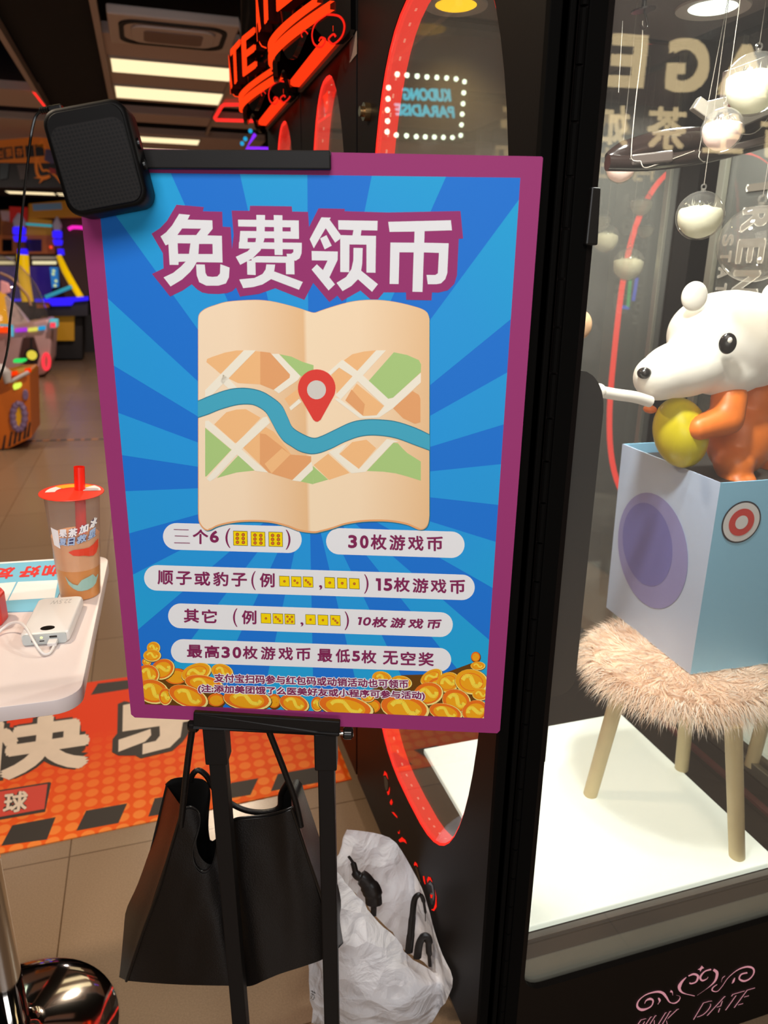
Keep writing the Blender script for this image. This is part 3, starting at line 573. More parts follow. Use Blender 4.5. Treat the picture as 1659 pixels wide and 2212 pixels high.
def cabinet(i, label, detail, extra=None):
    """i = 0 is the wide end machine; the next ones are narrower"""
    ya = Y0 if i == 0 else Y0 + .925 * K + (i - 1) * .67 * K
    yb = ya + (.925 if i == 0 else .67) * K - .012
    t = thing('claw_machine', label, 'claw machine', ((XF + XB) / 2, (ya + yb) / 2, 0), 'black claw machines along the aisle')
    oa, oe, oc_ = (.38, 3.0, .445) if i == 0 else (.255, 2.5, .315)
    cy = ya + oc_ * K; ov = oval(cy, oa * K, kz(1.135), .86 * K, e=oe)
    g = G(); top = kz(2.32)
    g.prism([(XF, ya, DB), (XF, yb, DB), (XF, yb, top), (XF, ya, top)], (.035, 0, 0), holes=[[(XF, y, z) for y, z in ov]])
    if extra: extra(g)
    g.build('door', [M_case, M_redcut, M_case2], t, merge=not extra)
    g = G(); ri = oval(cy, oa * K - .003, kz(1.135), .86 * K - .003, e=oe)
    g.grid([[Vector((XF + .002, y, z)) for y, z in ov], [Vector((XF + .002, y, z)) for y, z in ri], [Vector((XF + .042, y, z)) for y, z in ri], [Vector((XF + .042, y, z)) for y, z in ov]], cu=True)
    if detail < 2:
        fine = oval(cy, oa * K - .0045, kz(1.135), .86 * K - .0045, 400, e=oe); acc = 0
        for j in range(400):
            a, b = fine[j], fine[(j + 1) % 400]; acc += math.hypot(b[0] - a[0], b[1] - a[1])
            if acc > .03:
                acc = 0; T = Vector((0, b[0] - a[0], b[1] - a[1])).normalized(); c = Vector((XF + .024, a[0], a[1]))
                g.add([c - T * .004 - Vector((.002, 0, 0)), c + T * .004 - Vector((.002, 0, 0)), c + T * .004 + Vector((.002, 0, 0)), c - T * .004 + Vector((.002, 0, 0))], [(0, 1, 2, 3)], 1)
    g.build('led_strip', [M_led, M_leddot], t, smooth=True)
    g = G(); g.prism([(XF + .004, y, z) for y, z in oval(cy, oa * K - .004, kz(1.135), .86 * K - .004, e=oe)], (.003, 0, 0)); g.build('oval_window', M_glass, t)
    g = G()
    g.bx(XF + .05, XB, ya + .03, yb - .01, 0, DB); g.build('plinth', M_case2, t)
    g = G(); g.bx(XF + .036, XB, ya + (.012 if i else .036), yb - .004, DB, kz(.25)); g.build('base_body', M_case, t)
    # corner posts and top
    g = G()
    if i: g.bx(XF + .036, XF + .07, ya, ya + .035, kz(.25), top)
    g.bx(XF + .036, XF + .07, yb - .035, yb, kz(.25), top)
    g.bx(XB - .05, XB, yb - .04, yb, kz(.25), top)
    g.build('corner_post', M_case, t)
    g = G(); g.bx(XF + .036, XB, ya, yb, kz(2.07), top); g.build('canopy_box', M_case, t)
    g = G(); g.bx(XF + .10, XB - .1, ya + .06, yb - .05, kz(2.055), kz(2.07)); g.build('inner_ceiling', mat('inner_ceiling', '#4a3f39', .6), t)
    return t, ya, yb, cy
def aisle_scrolls(g):
    fx = lambda x, y: onX(760 + x / 5.267, 1640 + y / 5.267, XF - .001); gx = lambda x, y: onX(760 + x / 5.267, 1640 + y / 5.267, XF - .0006)
    for p in ([(358, 190), (372, 132), (398, 160), (415, 235), (405, 215), (385, 180), (365, 185)], [(398, 370), (418, 362), (430, 310), (432, 350), (425, 400), (410, 410)], [(430, 490), (450, 450), (465, 490), (455, 520), (440, 518)], [(452, 600), (480, 605), (515, 650), (520, 672), (490, 645)], [(520, 820), (535, 835), (545, 800), (542, 845), (530, 850)], [(530, 920), (570, 885), (610, 920), (625, 962), (590, 938), (545, 945)],
          [(705, 1200), (718, 1165), (742, 1190), (750, 1230), (730, 1205), (715, 1215)], [(808, 1330), (825, 1330), (838, 1420), (830, 1425), (815, 1380)], [(855, 1370), (868, 1335), (895, 1345), (918, 1405), (890, 1372), (872, 1385), (862, 1410)], [(890, 1535), (905, 1545), (920, 1540), (912, 1580), (898, 1580)], [(945, 1480), (962, 1560), (965, 1680), (935, 1728), (900, 1712), (930, 1700), (950, 1640), (955, 1560)]): g.flat(p, 1, fx)
    for p in ([(365, 195), (390, 200), (412, 260), (410, 340), (390, 360), (372, 300)], [(720, 1225), (742, 1230), (790, 1400), (770, 1400)], [(868, 1420), (895, 1395), (925, 1440), (940, 1560), (925, 1650), (905, 1660), (880, 1580), (895, 1520), (920, 1520), (905, 1440), (885, 1430)]): g.flat(p, 2, gx)
m1, ya, yb, cy = cabinet(0, 'nearest black claw machine with a large red-lit oval window and a glass side', 0, aisle_scrolls)
# end wall with the big side window (faces the viewer)
def win(w0, w1, z0, z1, r): return [(w0 + (w1 - w0) / 2 + a, z0 + (z1 - z0) / 2 + b) for a, b in rrect((w1 - w0) / 2, (z1 - z0) / 2, r)]
hole = win(.600 * K, 1.36 * K, kz(.150), kz(2.24), .045 * K)
g = G(); top = kz(2.32)
g.prism([(x, ya, z) for x, z in ((XF, 0), (XB, 0), (XB, top), (XF, top))], (0, .012, 0), holes=[[(x, ya, z) for x, z in hole]])
side_g = g
g = G(); g.prism([(x, ya + .013, z) for x, z in win(.585 * K, 1.375 * K, kz(.135), kz(2.25), .05)], (0, .004, 0)); g.build('side_window', M_glass, m1)
g = G()   # raised edge strips and long hinge
g.bx(XF - .004, XF + .012, ya - .006, ya + .006, .012, top); g.bx(XF + .022, XF + .030, ya - .005, ya, .012, top); g.bx(XF + .047, XF + .072, ya - .004, ya, .012, top)
g.build('edge_strip', mat('hinge_black', '#080706', .8, spec=.05), m1, bev=.0015)
g = G(); z = .02
while z < top - .05:
    g.tube([(XF + .039, ya - .005, z), (XF + .039, ya - .005, z + .056)], .0048, 8); z += .059
g.build('piano_hinge', mat('hinge_black', '#080706', .8, spec=.05), m1, smooth=True)
g = G(); q = [onY(x, y, ya - .012) for x, y in ((1279, 404), (1299, 405), (1292, 530), (1266, 529))]; g.prism(q, (0, .012, 0)); g.build('latch_block', mat('rubber_black', '#14110f', .45), m1, bev=.002)
# interior
g = G(); g.bx(XF + .05, XB - .03, ya + .02, yb - .03, kz(.245), kz(.25)); g.build('inner_floor', M_tray, m1)
ZF = kz(.27)
g = G(); g.bx(.55 * K, XB - .03, ya + .022, ya + .034, kz(.205), kz(.256)); g.build('inner_lip', mat('lip_grey', '#57524e', .35), m1)
g = G(); g.bx(.55 * K, XB - .03, ya + .020, ya + .034, kz(.10), kz(.205)); g.build('inner_sill', mat('sill_grey', '#a9aca1', .35, vary=.12, vscale=7), m1)
g = G(); g.bx(.622 * K, 1.238 * K, 1.00 * K, 1.60 * K, ZF - .014, ZF); slab = g.build('lit_floor_panel', M_slab, m1, bev=.003)
g = G(); g.bx(1.335 * K, 1.352 * K, ya + .02, yb - .04, ZF - .012, ZF - .004); g.build('maroon_strip', M_maroon, m1)
g = G(); g.bx(1.415 * K, 1.432 * K, ya + .02, yb - .03, ZF - .012, ZF + .018); g.bx(1.446 * K, 1.462 * K, ya + .02, yb - .03, ZF - .012, ZF + .022); g.build('glass_track', M_alu, m1, bev=.002)
g = G(); g.bx(1.438 * K, 1.442 * K, ya + .02, 1.70 * K, ZF, kz(2.05)); g.build('partition_glass', M_glass2, m1)
g = G(); g.bx(.55 * K, 1.40 * K, yb - .03, yb - .026, ZF, kz(2.05)); g.build('rear_glass', M_glass2, m1)
g = G(); g.bx(1.385 * K, 1.405 * K, 1.865 * K, 1.885 * K, ZF, kz(2.05)); g.bx(1.42 * K, 1.436 * K, 1.695 * K, 1.72 * K, ZF, kz(2.05)); g.build('aluminium_post', M_alu, m1, bev=.002)
# console box behind the window edge
g = G(); cx0, cx1, cz0, cz1 = .545 * K, .672 * K, kz(.79), kz(1.36)
o = [(cx0, cz0), (cx1 - .03, cz0)] + [(cx1 - .03 + .03 * math.sin(math.radians(a)), cz0 + .03 - .03 * math.cos(math.radians(a))) for a in range(15, 91, 15)] + [(cx1 - .045 + .045 * math.cos(math.radians(a)), cz1 - .06 + .06 * math.sin(math.radians(a))) for a in range(0, 91, 15)] + [(cx0, cz1)]
g.prism([(x, 1.0 * K, z) for x, z in o], (0, .10, 0)); g.build('control_console', mat('console_black', '#231f1d', .3), m1, smooth=True, angle=50)
g = G(); g.prism([(.63 * K - .035, 1.03 * K, kz(.745)), (.645 * K, 1.03 * K, kz(.73)), (.645 * K, 1.03 * K, kz(.63)), (.63 * K - .035, 1.03 * K, kz(.63))], (0, .08, 0)); g.build('console_socket', M_case, m1)
# carved scrolls and lettering: end face
M_pink = glow('cutout_pink', '#f6a9b4', .62)
fy = lambda x, y: onY(1360 + x / 5.548, 2080 + y / 5.548, ya - .0012)
g = side_g
def sc(pts, w0): 
    P = [(p.x, p.y) for p in spline(pts, 6)]; n = len(P)
    W = [w0[min(len(w0) - 1, int(i / n * len(w0)))] * (1 - (i / n * len(w0)) % 1) + w0[min(len(w0) - 1, int(i / n * len(w0)) + 1)] * ((i / n * len(w0)) % 1) for i in range(n)]
    g.stroke(P, W, fy, 1)
sc([(180, 490), (200, 450), (250, 432), (282, 455), (262, 515), (200, 552), (135, 560), (92, 520), (112, 450), (200, 380), (320, 347), (395, 360), (440, 410), (480, 470), (540, 483), (590, 450), (605, 405), (560, 387)], [2, 6, 14, 10, 6, 8, 16, 14, 8, 5, 8, 14, 16, 10, 5, 8, 6, 1])
sc([(680, 172), (625, 230), (596, 300), (640, 360), (780, 396)], [3, 12, 20, 14, 4]); sc([(705, 158), (770, 135), (820, 160), (798, 225), (740, 248), (718, 238)], [6, 12, 14, 8, 8])
sc([(1005, 82), (1048, 120), (1028, 210), (950, 290), (812, 388)], [14, 18, 14, 7, 1]); sc([(978, 78), (900, 103), (848, 170), (870, 212), (925, 192), (940, 168)], [9, 7, 12, 10, 3])
sc([(1050, 258), (1000, 295), (992, 332), (1050, 342), (1110, 280), (1180, 180), (1290, 88), (1400, 48), (1478, 65), (1488, 125), (1440, 190), (1370, 218), (1315, 190), (1340, 137), (1412, 118)], [3, 6, 8, 4, 3, 3, 4, 8, 12, 10, 6, 8, 12, 8, 8])
sc([(345, 420), (362, 455), (338, 497)], [6, 14, 3]); sc([(490, 338), (512, 352), (517, 388)], [14, 10, 2]); sc([(1145, 155), (1112, 185), (1100, 232)], [2, 4, 1]); sc([(1262, 178), (1240, 230), (1225, 246)], [3, 12, 4])
g.flat([(865, 33), (893, 62), (868, 72), (846, 106), (842, 84), (814, 80), (842, 66)], 1, fy)
py = lambda x, y: onY(x, y, ya - .0012)
for txt, q in (('DATE', ((1519, 2166), (1632, 2133), (1602, 2172), (1497, 2203))), ('PINK', ((1384, 2203), (1470, 2178), (1448, 2217), (1356, 2243)))):
    letter(g, txt, q, py, 1)
    letter(g, txt, tuple((x + 1.3, y + .7) for x, y in q), lambda x, y, l=0: onY(x, y, ya - .0018), 2)
g.build('side_panel', [M_case, M_pink, mat('carved_letter', '#1a1311', .5, spec=.2)], m1, merge=False)
# white sticker label on the canopy of the next machine, lock on the door
m2, ya2, yb2, cy2 = cabinet(1, 'second black claw machine in the row with a narrow red-lit oval window', 1)
m3, ya3, yb3, cy3 = cabinet(2, 'third black claw machine, its red oval just above the clip bar', 2)
g = G(); g.flat([(0, 0), (1, 0), (1, 1), (0, 1)], 0, lambda u, v: onX((755, 771, 772, 755)[int(u + v * 2) if v < 1 else (2 if u else 3)], (90, 65, 115, 135)[int(u + v * 2) if v < 1 else (2 if u else 3)], XF - .001)) if False else g.quad(*[onX(x, y, XF - .0012) for x, y in ((755, 92), (771, 66), (771, 116), (755, 136))])
g.build('paper_label', mat('label_paper', '#6e5f57', .7), m2, merge=False)
g = G(); c = onX(797, 242, XF); g.tube([c, c + Vector((-.012, 0, 0))], .017, 16); g.tube([c + Vector((-.012, 0, 0)), c + Vector((-.02, 0, 0))], .010, 12)
g.build('door_lock', mat('brass_lock', '#8a6f4a', .25, metal=.9), m1, smooth=True)
# overhanging canopies with the red lettering
M_sig = glow('sign_red', '#ff3a10', 1.35); M_sigd = mat('sign_side', '#200302', .8, spec=.05); M_bar = glow('canopy_bar_red', '#ff3410', 1.3); M_cream = mat('canopy_cream', '#8a7564', .6)
def hood(t, ya, yb, word):
    mid = (ya + yb) / 2; hw = (yb - ya) / 2; B = .11
    fx_ = lambda y: XF - .012 - B * (1 - ((y - mid) / hw) ** 2)
    zlow = lambda y: 1.980 - .024 * math.cos(4 * math.pi * abs((y - mid) / hw) + 1.44)
    g = G(); rows = []
    ys = [ya + (yb - ya) * i / 40 for i in range(41)]
    rows = [[Vector((fx_(y), y, zlow(y))) for y in ys], [Vector((fx_(y) - .0, y, kz(2.42))) for y in ys], [Vector((fx_(y) * .6 + XF * .4, y, kz(2.9))) for y in ys], [Vector((XF, y, kz(2.95))) for y in ys]]
    g.grid(rows); g.grid([[p + Vector((.012, 0, 0)) for p in rows[0]], rows[0]]); g.grid([[p + Vector((.012, 0, 0)) for p in rows[0]], [p + Vector((.012, 0, 0)) for p in rows[1]]])
    g.build('canopy_hood', M_case2, t, smooth=True)
    g = G(); g.bx(XF - .040, XF - .012, ya + .04, yb - .04, kz(2.028), kz(2.040)); g.build('light_bar', M_bar, t)
    g = G(); g.bx(XF - .012, XF - .001, ya + .02, yb - .02, kz(2.018), kz(2.042)); b = g.build('bar_bracket', mat('bracket_grey', '#5c5049', .5), t)
    # curved letters on the hood face
    def on(y, z, o): 
        n = Vector((-1, -2 * B * (y - mid) / hw ** 2 * -1 * -1, 0)).normalized()
        return Vector((fx_(y), y, z)) + Vector((-o, 0, 0))
    g = G(); vs, fs = glyphs(word)
    x0, x1 = min(p[0] for p in vs), max(p[0] for p in vs); y0, y1 = min(p[1] for p in vs), max(p[1] for p in vs)
    Wd = hw * 1.35; zb, hh = 2.034, .098
    bmx = bmesh.new(); bv = [bmx.verts.new((x, y, 0)) for x, y in vs]
    for f in fs:
        try: bmx.faces.new([bv[i] for i in f])
        except ValueError: pass
    bed = [e for e in bmx.edges if len(e.link_faces) == 1]
    fn = lambda x, y, o: on(mid + Wd / 2 - Wd * (x - x0) / (x1 - x0), zb + hh * (y - y0) / (y1 - y0) + .02 * ((x - x0) / (x1 - x0) * 2 - 1) ** 2, o * .7)
    for k_, (dx_, dy_) in enumerate(((0, 0), (.035, 0), (-.035, 0), (0, .02), (0, -.02))): g.add([fn(x + dx_, y + dy_, .05 + k_ * .0004) for x, y in vs], fs, 0)
    for e in bed:
        a, b2 = e.verts[0].co, e.verts[1].co; g.quad(fn(a.x, a.y, .05), fn(b2.x, b2.y, .05), fn(b2.x, b2.y, .01), fn(a.x, a.y, .01), 1)
    bmx.free()
    g.build('sign_lettering', [M_sig, M_sigd], t, merge=False)
    g = G()
    for zo, hh2, w in ((2.012, .011, .96), (1.984, .016, 1.1)):
        L = [mid - hw * w * .8 + 2 * hw * w * .8 * i / 24 for i in range(25)]; up = lambda y: zo + .045 * ((y - mid) / hw) ** 2
        g.grid([[on(y, up(y), .010) for y in L], [on(y, up(y) + hh2, .010) for y in L], [on(y, up(y) + hh2, .0) for y in L]]); g.grid([[on(y, up(y), .010) for y in L], [on(y, up(y), .0) for y in L]])
    g.build('sign_arc', M_sig, t, smooth=True)
    g = G()   # heart scroll under the lettering
    for cs in (-.82,):
        for sgn in (1, -1):
            for pts, wd in (([(0, .085), (.03, .066), (.042, .03), (.036, -.01), (.016, -.03), (.004, -.008), (.016, .006), (.022, -.006)], .0022), ([(.055, .035), (.066, .052), (.078, .046), (.074, .03)], .0016)):
                if wd < .002 and sgn < 0: continue      # no room for the outer curl at the end
                P = [(p.x, p.y) for p in spline(pts, 5)]
                g.stroke([(mid + cs * hw + sgn * x, 1.972 + y * .5) for x, y in P], wd, lambda y, z: on(y, z, .002))
    g.build('heart_scroll_cutout', M_redcut, t, merge=False)
hood(m2, ya2, yb2, 'DATE'); hood(m3, ya3, yb3, 'DATE')

# ---- lettering on the partition glass
g = G(); fp = lambda x, y: Vector((1.436 * K, x, y))
def vert(txt, yc, ztop, step, h, w, bold=.06):
    z = ztop
    for ch in txt:
        # letters turned a quarter clockwise: their tops point away from the viewer's left
        hh = w * (.35 if ch == 'I' else 1)
        letter(g, ch, ((yc - h / 2, z), (yc - h / 2, z - hh), (yc + h / 2, z - hh), (yc + h / 2, z)), fp, 0, bold, None, 6); z -= hh + step
vert('TREND', 1.585 * K, kz(1.735), .012, .085, .055, .05); vert('STATION', 1.668 * K, kz(1.60), .010, .036, .026, .05)
g.build('glass_lettering', mat('vinyl_white', '#cfcac0', .6, emit='#cfcac0', es=.32), m1, merge=False)  # plain vinyl, given a self-glow to raise its brightness

# ================================================================ back row of machines seen through the glass
b0 = 1.49 * K
t = thing('claw_machine', 'claw machine of the back row, its lit floor seen through the partition glass at right', 'claw machine', (b0 + .4, 1.4, 0))
g = G(); g.bx(b0, b0 + .78, ya, yb, 0, kz(.25)); g.build('base_body', M_case, t)
g = G(); g.bx(b0 + .012, b0 + .55, 1.00 * K, 1.56 * K, ZF - .014, ZF); g.build('lit_floor_panel', M_slab, t)
g = G(); g.bx(b0, b0 + .78, ya, yb + .67 * K, kz(2.07), kz(2.3)); g.build('canopy_box', M_case, t)
g = G(); g.bx(b0 + .74, b0 + .78, ya, yb, kz(.25), kz(2.07)); g.build('rear_panel', mat('panel_brown', '#2d2420', .6), t)
t2 = thing('claw_machine', 'distant claw machine with a slim red-lit oval, seen through the back glass', 'claw machine', (2.3 * K + .1, 3.2, 0))
xo = 2.4 * K; oc = oval(2.98 * K, .57 * K, kz(1.14), .86 * K)
g = G(); g.prism([(xo, y, z) for y, z in ((2.3 * K, .02), (3.66 * K, .02), (3.66 * K, kz(2.3)), (2.3 * K, kz(2.3)))], (.03, 0, 0), holes=[[(xo, y, z) for y, z in oc]]); g.build('door', mat('panel_brown', '#2d2420', .6), t2)
g = G(); ri = oval(2.98 * K, .562 * K, kz(1.14), .852 * K); g.grid([[Vector((xo - .002, y, z)) for y, z in oc], [Vector((xo + .012, y, z)) for y, z in ri], [Vector((xo + .03, y, z)) for y, z in oc]], cu=True); g.build('led_strip', M_led, t2, smooth=True)
g = G(); g.bx(xo + .03, xo + .6, 2.3 * K, 3.66 * K, .02, kz(.3)); g.build('base_body', M_case, t2)
for x0, y0, z0, x1, y1, z1, col, lab in ((1362, 598, 0, 1356, 665, 0, '#20c060', 'green neon tube seen through the back glass of the claw machine'), (1376, 600, 0, 1368, 650, 0, '#2a50ff', 'upright blue neon tube seen through the back glass of the claw machine'), (1335, 662, 0, 1358, 665, 0, '#2a60ff', 'short level blue neon tube seen through the back glass of the claw machine')):
    g = G(); g.tube([onY(x0, y0, 4.1), onY(x1, y1, 4.1)], .010, 8); tag(g.build('neon_tube', glow('neon_' + col[1:], col, .8), smooth=True), lab, 'neon light', 'small neon tubes behind the glass')
g = G(); g.bx(2.5, 3.5, 4.108, 4.16, 0, 2.2); tag(g.build('partition_screen', mat('screen_brown', '#3c322c', .6)), 'brown screen behind the back glass carrying small neon tubes', 'screen')

# ================================================================ easel, clip-on speaker
M_frame = mat('easel_black', '#151211', .5, spec=.22, bump=.03, bscale=900); M_chrome = mat('chrome', '#d9d4cf', .06, metal=1); M_knob = mat('knob_black', '#0e0d0c', .2)
ea = thing('display_easel', 'black metal easel with two square tube legs holding the blue poster', 'easel', onD(590, 1600, PD) * 1 - UP * onD(590, 1600, PD).z)
EB = Matrix((HR, HF, UP)).transposed()
def clipbar(name, xl, yl, xr, yr, h):
    """bar between two pixels' world points (upper edge), h tall, gripping the board"""
    D = PD - .012
    a, b = onD(xl, yl, D), onD(xr, yr, D); ax = (b - a); L = ax.length; ax.normalize(); nz = HF.cross(ax) * -1
    if nz.z < 0: nz = -nz
    Rm = Matrix((ax, HF, nz)).transposed(); c = (a + b) / 2 - nz * h / 2 + HF * .0105
    g = G(); g.box(c - HF * .006, (L / 2, .0045, h / 2), Rm)
    g.box(c + nz * (h / 2 - .003) + HF * .005, (L / 2, .012, .003), Rm)
    return g.build(name, M_frame, ea, bev=.0018)
clipbar('top_clip', 306, 322, 714, 324, .0205)
g = G()
D = PD - .014
a, b = onD(419, 1540, D), onD(735, 1560, D); ax = (b - a); L = ax.length; ax.normalize(); nz = -HF.cross(ax) if (-HF.cross(ax)).z > 0 else HF.cross(ax)
Rm = Matrix((ax, HF, nz)).transposed()
g.box((a + b) / 2 - nz * .009, (L / 2, .004, .0125), Rm); g.box((a + b) / 2 - nz * .019 + HF * .012, (L / 2, .016, .0025), Rm)
g.build('bottom_clip', M_frame, ea, bev=.0018)
for sx, (xt, yt, xb2, yb2), (kx, ky), hw in ((-1, (467, 1572, 523, 2240), (432, 1575), .0125), (1, (704, 1585, 718, 2240), (738, 1590), .0125)):
    DL = PD + .004
    P0 = onD(xt, yt, DL); P1 = onD(xb2, yb2, DL); dr = (P1 - P0).normalized(); P2 = P0 + dr * (P0.z / -dr.z)
    xax = HR - dr * HR.dot(dr); xax.normalize(); Rm = Matrix((xax, dr.cross(xax), dr)).transposed()
    leg = G(); Lh = (P2 - P0).length / 2; leg.box((P0 + P2) / 2, (.0125, .0125, Lh), Rm); lo = leg.build('leg', M_frame, ea, bev=.002)
    g = G(); g.box(P0 + dr * .022, (.0165, .0165, .032), Rm); g.build('leg_sleeve', M_frame, lo, bev=.002)
    kc = onD(kx, ky, PD - .004); kd = HR * sx
    s0 = P0 + dr * ((kc - P0).dot(dr)) + HR * sx * .016
    g = G(); g.tube([s0, s0 + kd * .014], .0035, 10); kn = g.build('knob_stem', M_chrome, lo, smooth=True)
    g = G(); rows = []
    q0 = s0 + kd * .010
    g.tube([q0, q0 + kd * .002, q0 + kd * .012, q0 + kd * .015], [.0075, .0095, .0095, .007], 18); g.tube([q0 + kd * .0151, q0 + kd * .0155], [.006, .004], 14)
    g.build('knob', mat('knob_gloss', '#2a2624', .12, metal=.5), lo, smooth=True, angle=35)
g = G(); q0, q1 = onD(590, 345, PD + .021), onD(590, 1545, PD + .021); g.tube([q0, q1], .009, 10); g.build('back_mast', M_frame, ea)
g = G(); q0 = onD(467, 1566, PD + .024); q1 = onD(704, 1578, PD + .024); g.tube([q0, q1], .008, 8); g.build('rear_crossbar', M_frame, ea)

# speaker: rounded box clipped on the upper left corner of the board
M_spk = mat('speaker_black', '#0b0908',   .5, spec=.1)
def grille_mat():
    m = bpy.data.materials.new('speaker_grille'); m.use_nodes = True; nt = m.node_tree; b = nt.nodes['Principled BSDF']
    tc = nt.nodes.new('ShaderNodeTexCoord'); v = nt.nodes.new('ShaderNodeTexVoronoi'); v.voronoi_dimensions = '2D'; v.inputs['Scale'].default_value = 340; v.inputs['Randomness'].default_value = 0
    mp = nt.nodes.new('ShaderNodeMapping'); nt.links.new(tc.outputs['UV'], mp.inputs[0]); nt.links.new(mp.outputs[0], v.inputs['Vector'])
    cr = nt.nodes.new('ShaderNodeValToRGB'); cr.color_ramp.elements[0].position = .28; cr.color_ramp.elements[0].color = lin('#030202'); cr.color_ramp.elements[1].position = .38; cr.color_ramp.elements[1].color = lin('#15110f')
    nt.links.new(v.outputs['Distance'], cr.inputs[0]); nt.links.new(cr.outputs[0], b.inputs['Base Color']); b.inputs['Roughness'].default_value = .5; b.inputs['Specular IOR Level'].default_value = .15
    bp = nt.nodes.new('ShaderNodeBump'); bp.inputs['Strength'].default_value = .5; bp.inputs['Distance'].default_value = .001; nt.links.new(cr.outputs[0], bp.inputs['Height']); nt.links.new(bp.outputs[0], b.inputs['Normal'])
    return m
SD = PD - .058
s_c = onD(206, 342, SD); ang = math.radians(11)
sx_ = (HR * math.cos(ang) + UP * math.sin(ang)); sz_ = (UP * math.cos(ang) - HR * math.sin(ang))
# the box also turns a little to show its right flank
tw = Matrix.Rotation(math.radians(5), 3, sz_); sx_ = tw @ sx_; sy_ = tw @ HF
sp = thing('clip_on_speaker', 'small black rounded speaker with a perforated grille on the poster corner', 'speaker', s_c)
hw_, hh_, dp = .0455, .0545, .050
def S_(u, v, d): return s_c + sx_ * u + sz_ * v + sy_ * d
g = G(); prof = []
for d, ins in ((0, .0045), (.0012, .0015), (.004, 0), (dp - .006, 0), (dp - .0015, .002), (dp, .006)):
    prof.append([S_(x, z, d) for x, z in rrect(hw_ - ins, hh_ - ins, .017 - ins * .6, 7)])
g.grid(prof, cu=True); g.cap(prof[0][::-1]); g.cap(prof[-1])
body = g.build('body', M_spk, sp, smooth=True)
g = G(); pr = rrect(hw_ - .0045, hh_ - .0045, .0145, 7)
g.grid([[S_(x, z, -.0001) for x, z in pr], [S_(x * .985, z * .985, -.0016) for x, z in pr]], cu=True); g.cap([S_(x * .985, z * .985, -.0016) for x, z in pr])
front = g.build('front_plate', M_spk, sp, smooth=True, angle=30)
gm = rrect(hw_ - .006, .0425, .012, 7); g = G(); gv = [S_(x, z - .0065, -.0022) for x, z in gm]; g.cap(gv)
g.grid([gv, [S_(x, z - .0065, -.0015) for x, z in gm]], cu=True)
go = g.build('grille', grille_mat(), sp)
uvl = go.data.uv_layers.new(name='UVMap')
for lp in go.data.loops:
    q = go.data.vertices[lp.vertex_index].co + s_c - s_c; uvl.data[lp.index].uv = (q.dot(sx_) * .72 + q.dot(sz_) * .1, q.dot(sz_) * .72)
g = G(); g.tube([S_(hw_ + .0005, .01, .018), S_(hw_ + .003, .01, .018)], .006, 14); g.tube([S_(hw_ + .0005, -.012, .018), S_(hw_ + .003, -.012, .018)], .006, 14); g.build('side_button', M_knob, sp, smooth=True)
g = G(); g.box(S_(.012, -.018, dp + .004), (.010, .004, .03), Matrix((sx_, sy_, sz_)).transposed()); g.build('belt_clip', M_spk, sp, bev=.0015)
# plug and charging lead
pj = onD(118, 247, SD + .02)
cb = thing('charging_cable', 'thin black cable plugged into the speaker, hanging down at the left edge', 'cable', pj)
g = G(); g.box(onD(122, 240, SD + .022), (.0075, .005, .0055), Matrix((sx_, sy_, sz_)).transposed()); g.build('plug', M_knob, cb, bev=.0015)
g = G()
p0, p1 = onD(114, 236, SD + .022), onD(86, 240, SD + .022)
for i in range(6): 
    q = p0.lerp(p1, i / 6); g.tube([q, q + (p1 - p0) / 6 * .62], .0036, 10)
g.tube([p0, p1], .0022, 8); g.build('strain_relief', M_knob, cb, smooth=True, angle=30)
g = G(); path = [(88, 240), (78, 250), (72, 268), (66, 300), (61, 345), (55, 395), (49, 450), (44, 505), (39, 560), (33, 610), (26, 660), (21, 700), (19, 735), (12, 775), (0, 815), (-20, 860), (-60, 930)]
dd = [.022, .022, .022] + [.022 + .006 * i for i in range(14)]
g.tube(spline([onD(x, y, SD + d) for (x, y), d in zip(path, dd)] + [Vector((-.46, 1.06, 1.10)), Vector((-.50, 1.10, .98)), Vector((-.56, 1.13, .953)), Vector((-.66, 1.10, .952))], 5), .00155, 8); g.build('lead', M_knob, cb, smooth=True)

# ================================================================ black tote bag hanging behind the easel
M_lea = mat('black_leather', '#0e0b0a', .36, bump=.12, bscale=420, spec=.4); M_lin = mat('bag_lining', '#0c0a09', .5); M_seam = mat('bag_piping', '#0f0d0c', .3)
BD0 = PD + .035
bag = thing('tote_bag', 'black leather tote bag hanging by its straps behind the easel legs', 'bag', onD(500, 2125, BD0 + .08))
B_ = lambda x, y: (220 + x / 2.86, 1520 + y / 2.86)
def bq(x, y, d): X, Y = B_(x, y); return onD(X, Y, BD0 + d)
# front panel: left seam to right seam, top to bottom, gently bulging with a centre fold
Lf = spline([(500, 648), (440, 850), (350, 1150), (250, 1420), (152, 1712)], 8); Rf = spline([(1172, 640), (1225, 800), (1290, 1000), (1370, 1240), (1445, 1530)], 8)
n = len(Lf); W = 40; rows = []
def front_pt(u, v):
    i = min(n - 1, int(v * (n - 1) + 1e-6)); a, b = Lf[i], Rf[i]
    x = a.x + (b.x - a.x) * u; y = a.y + (b.y - a.y) * u
    return x, y
topc = [(500, 648), (545, 636), (590, 660), (607, 720), (590, 800), (565, 880), (562, 950), (585, 1010), (625, 1038), (665, 1020), (690, 970), (705, 900), (725, 840), (770, 760), (820, 712), (900, 700), (1000, 690), (1100, 668), (1172, 640)]
botc = [(152, 1712), (300, 1725), (500, 1737), (700, 1742), (800, 1743), (870, 1748), (930, 1742), (1000, 1712), (1100, 1670), (1250, 1622), (1360, 1582), (1445, 1530)]
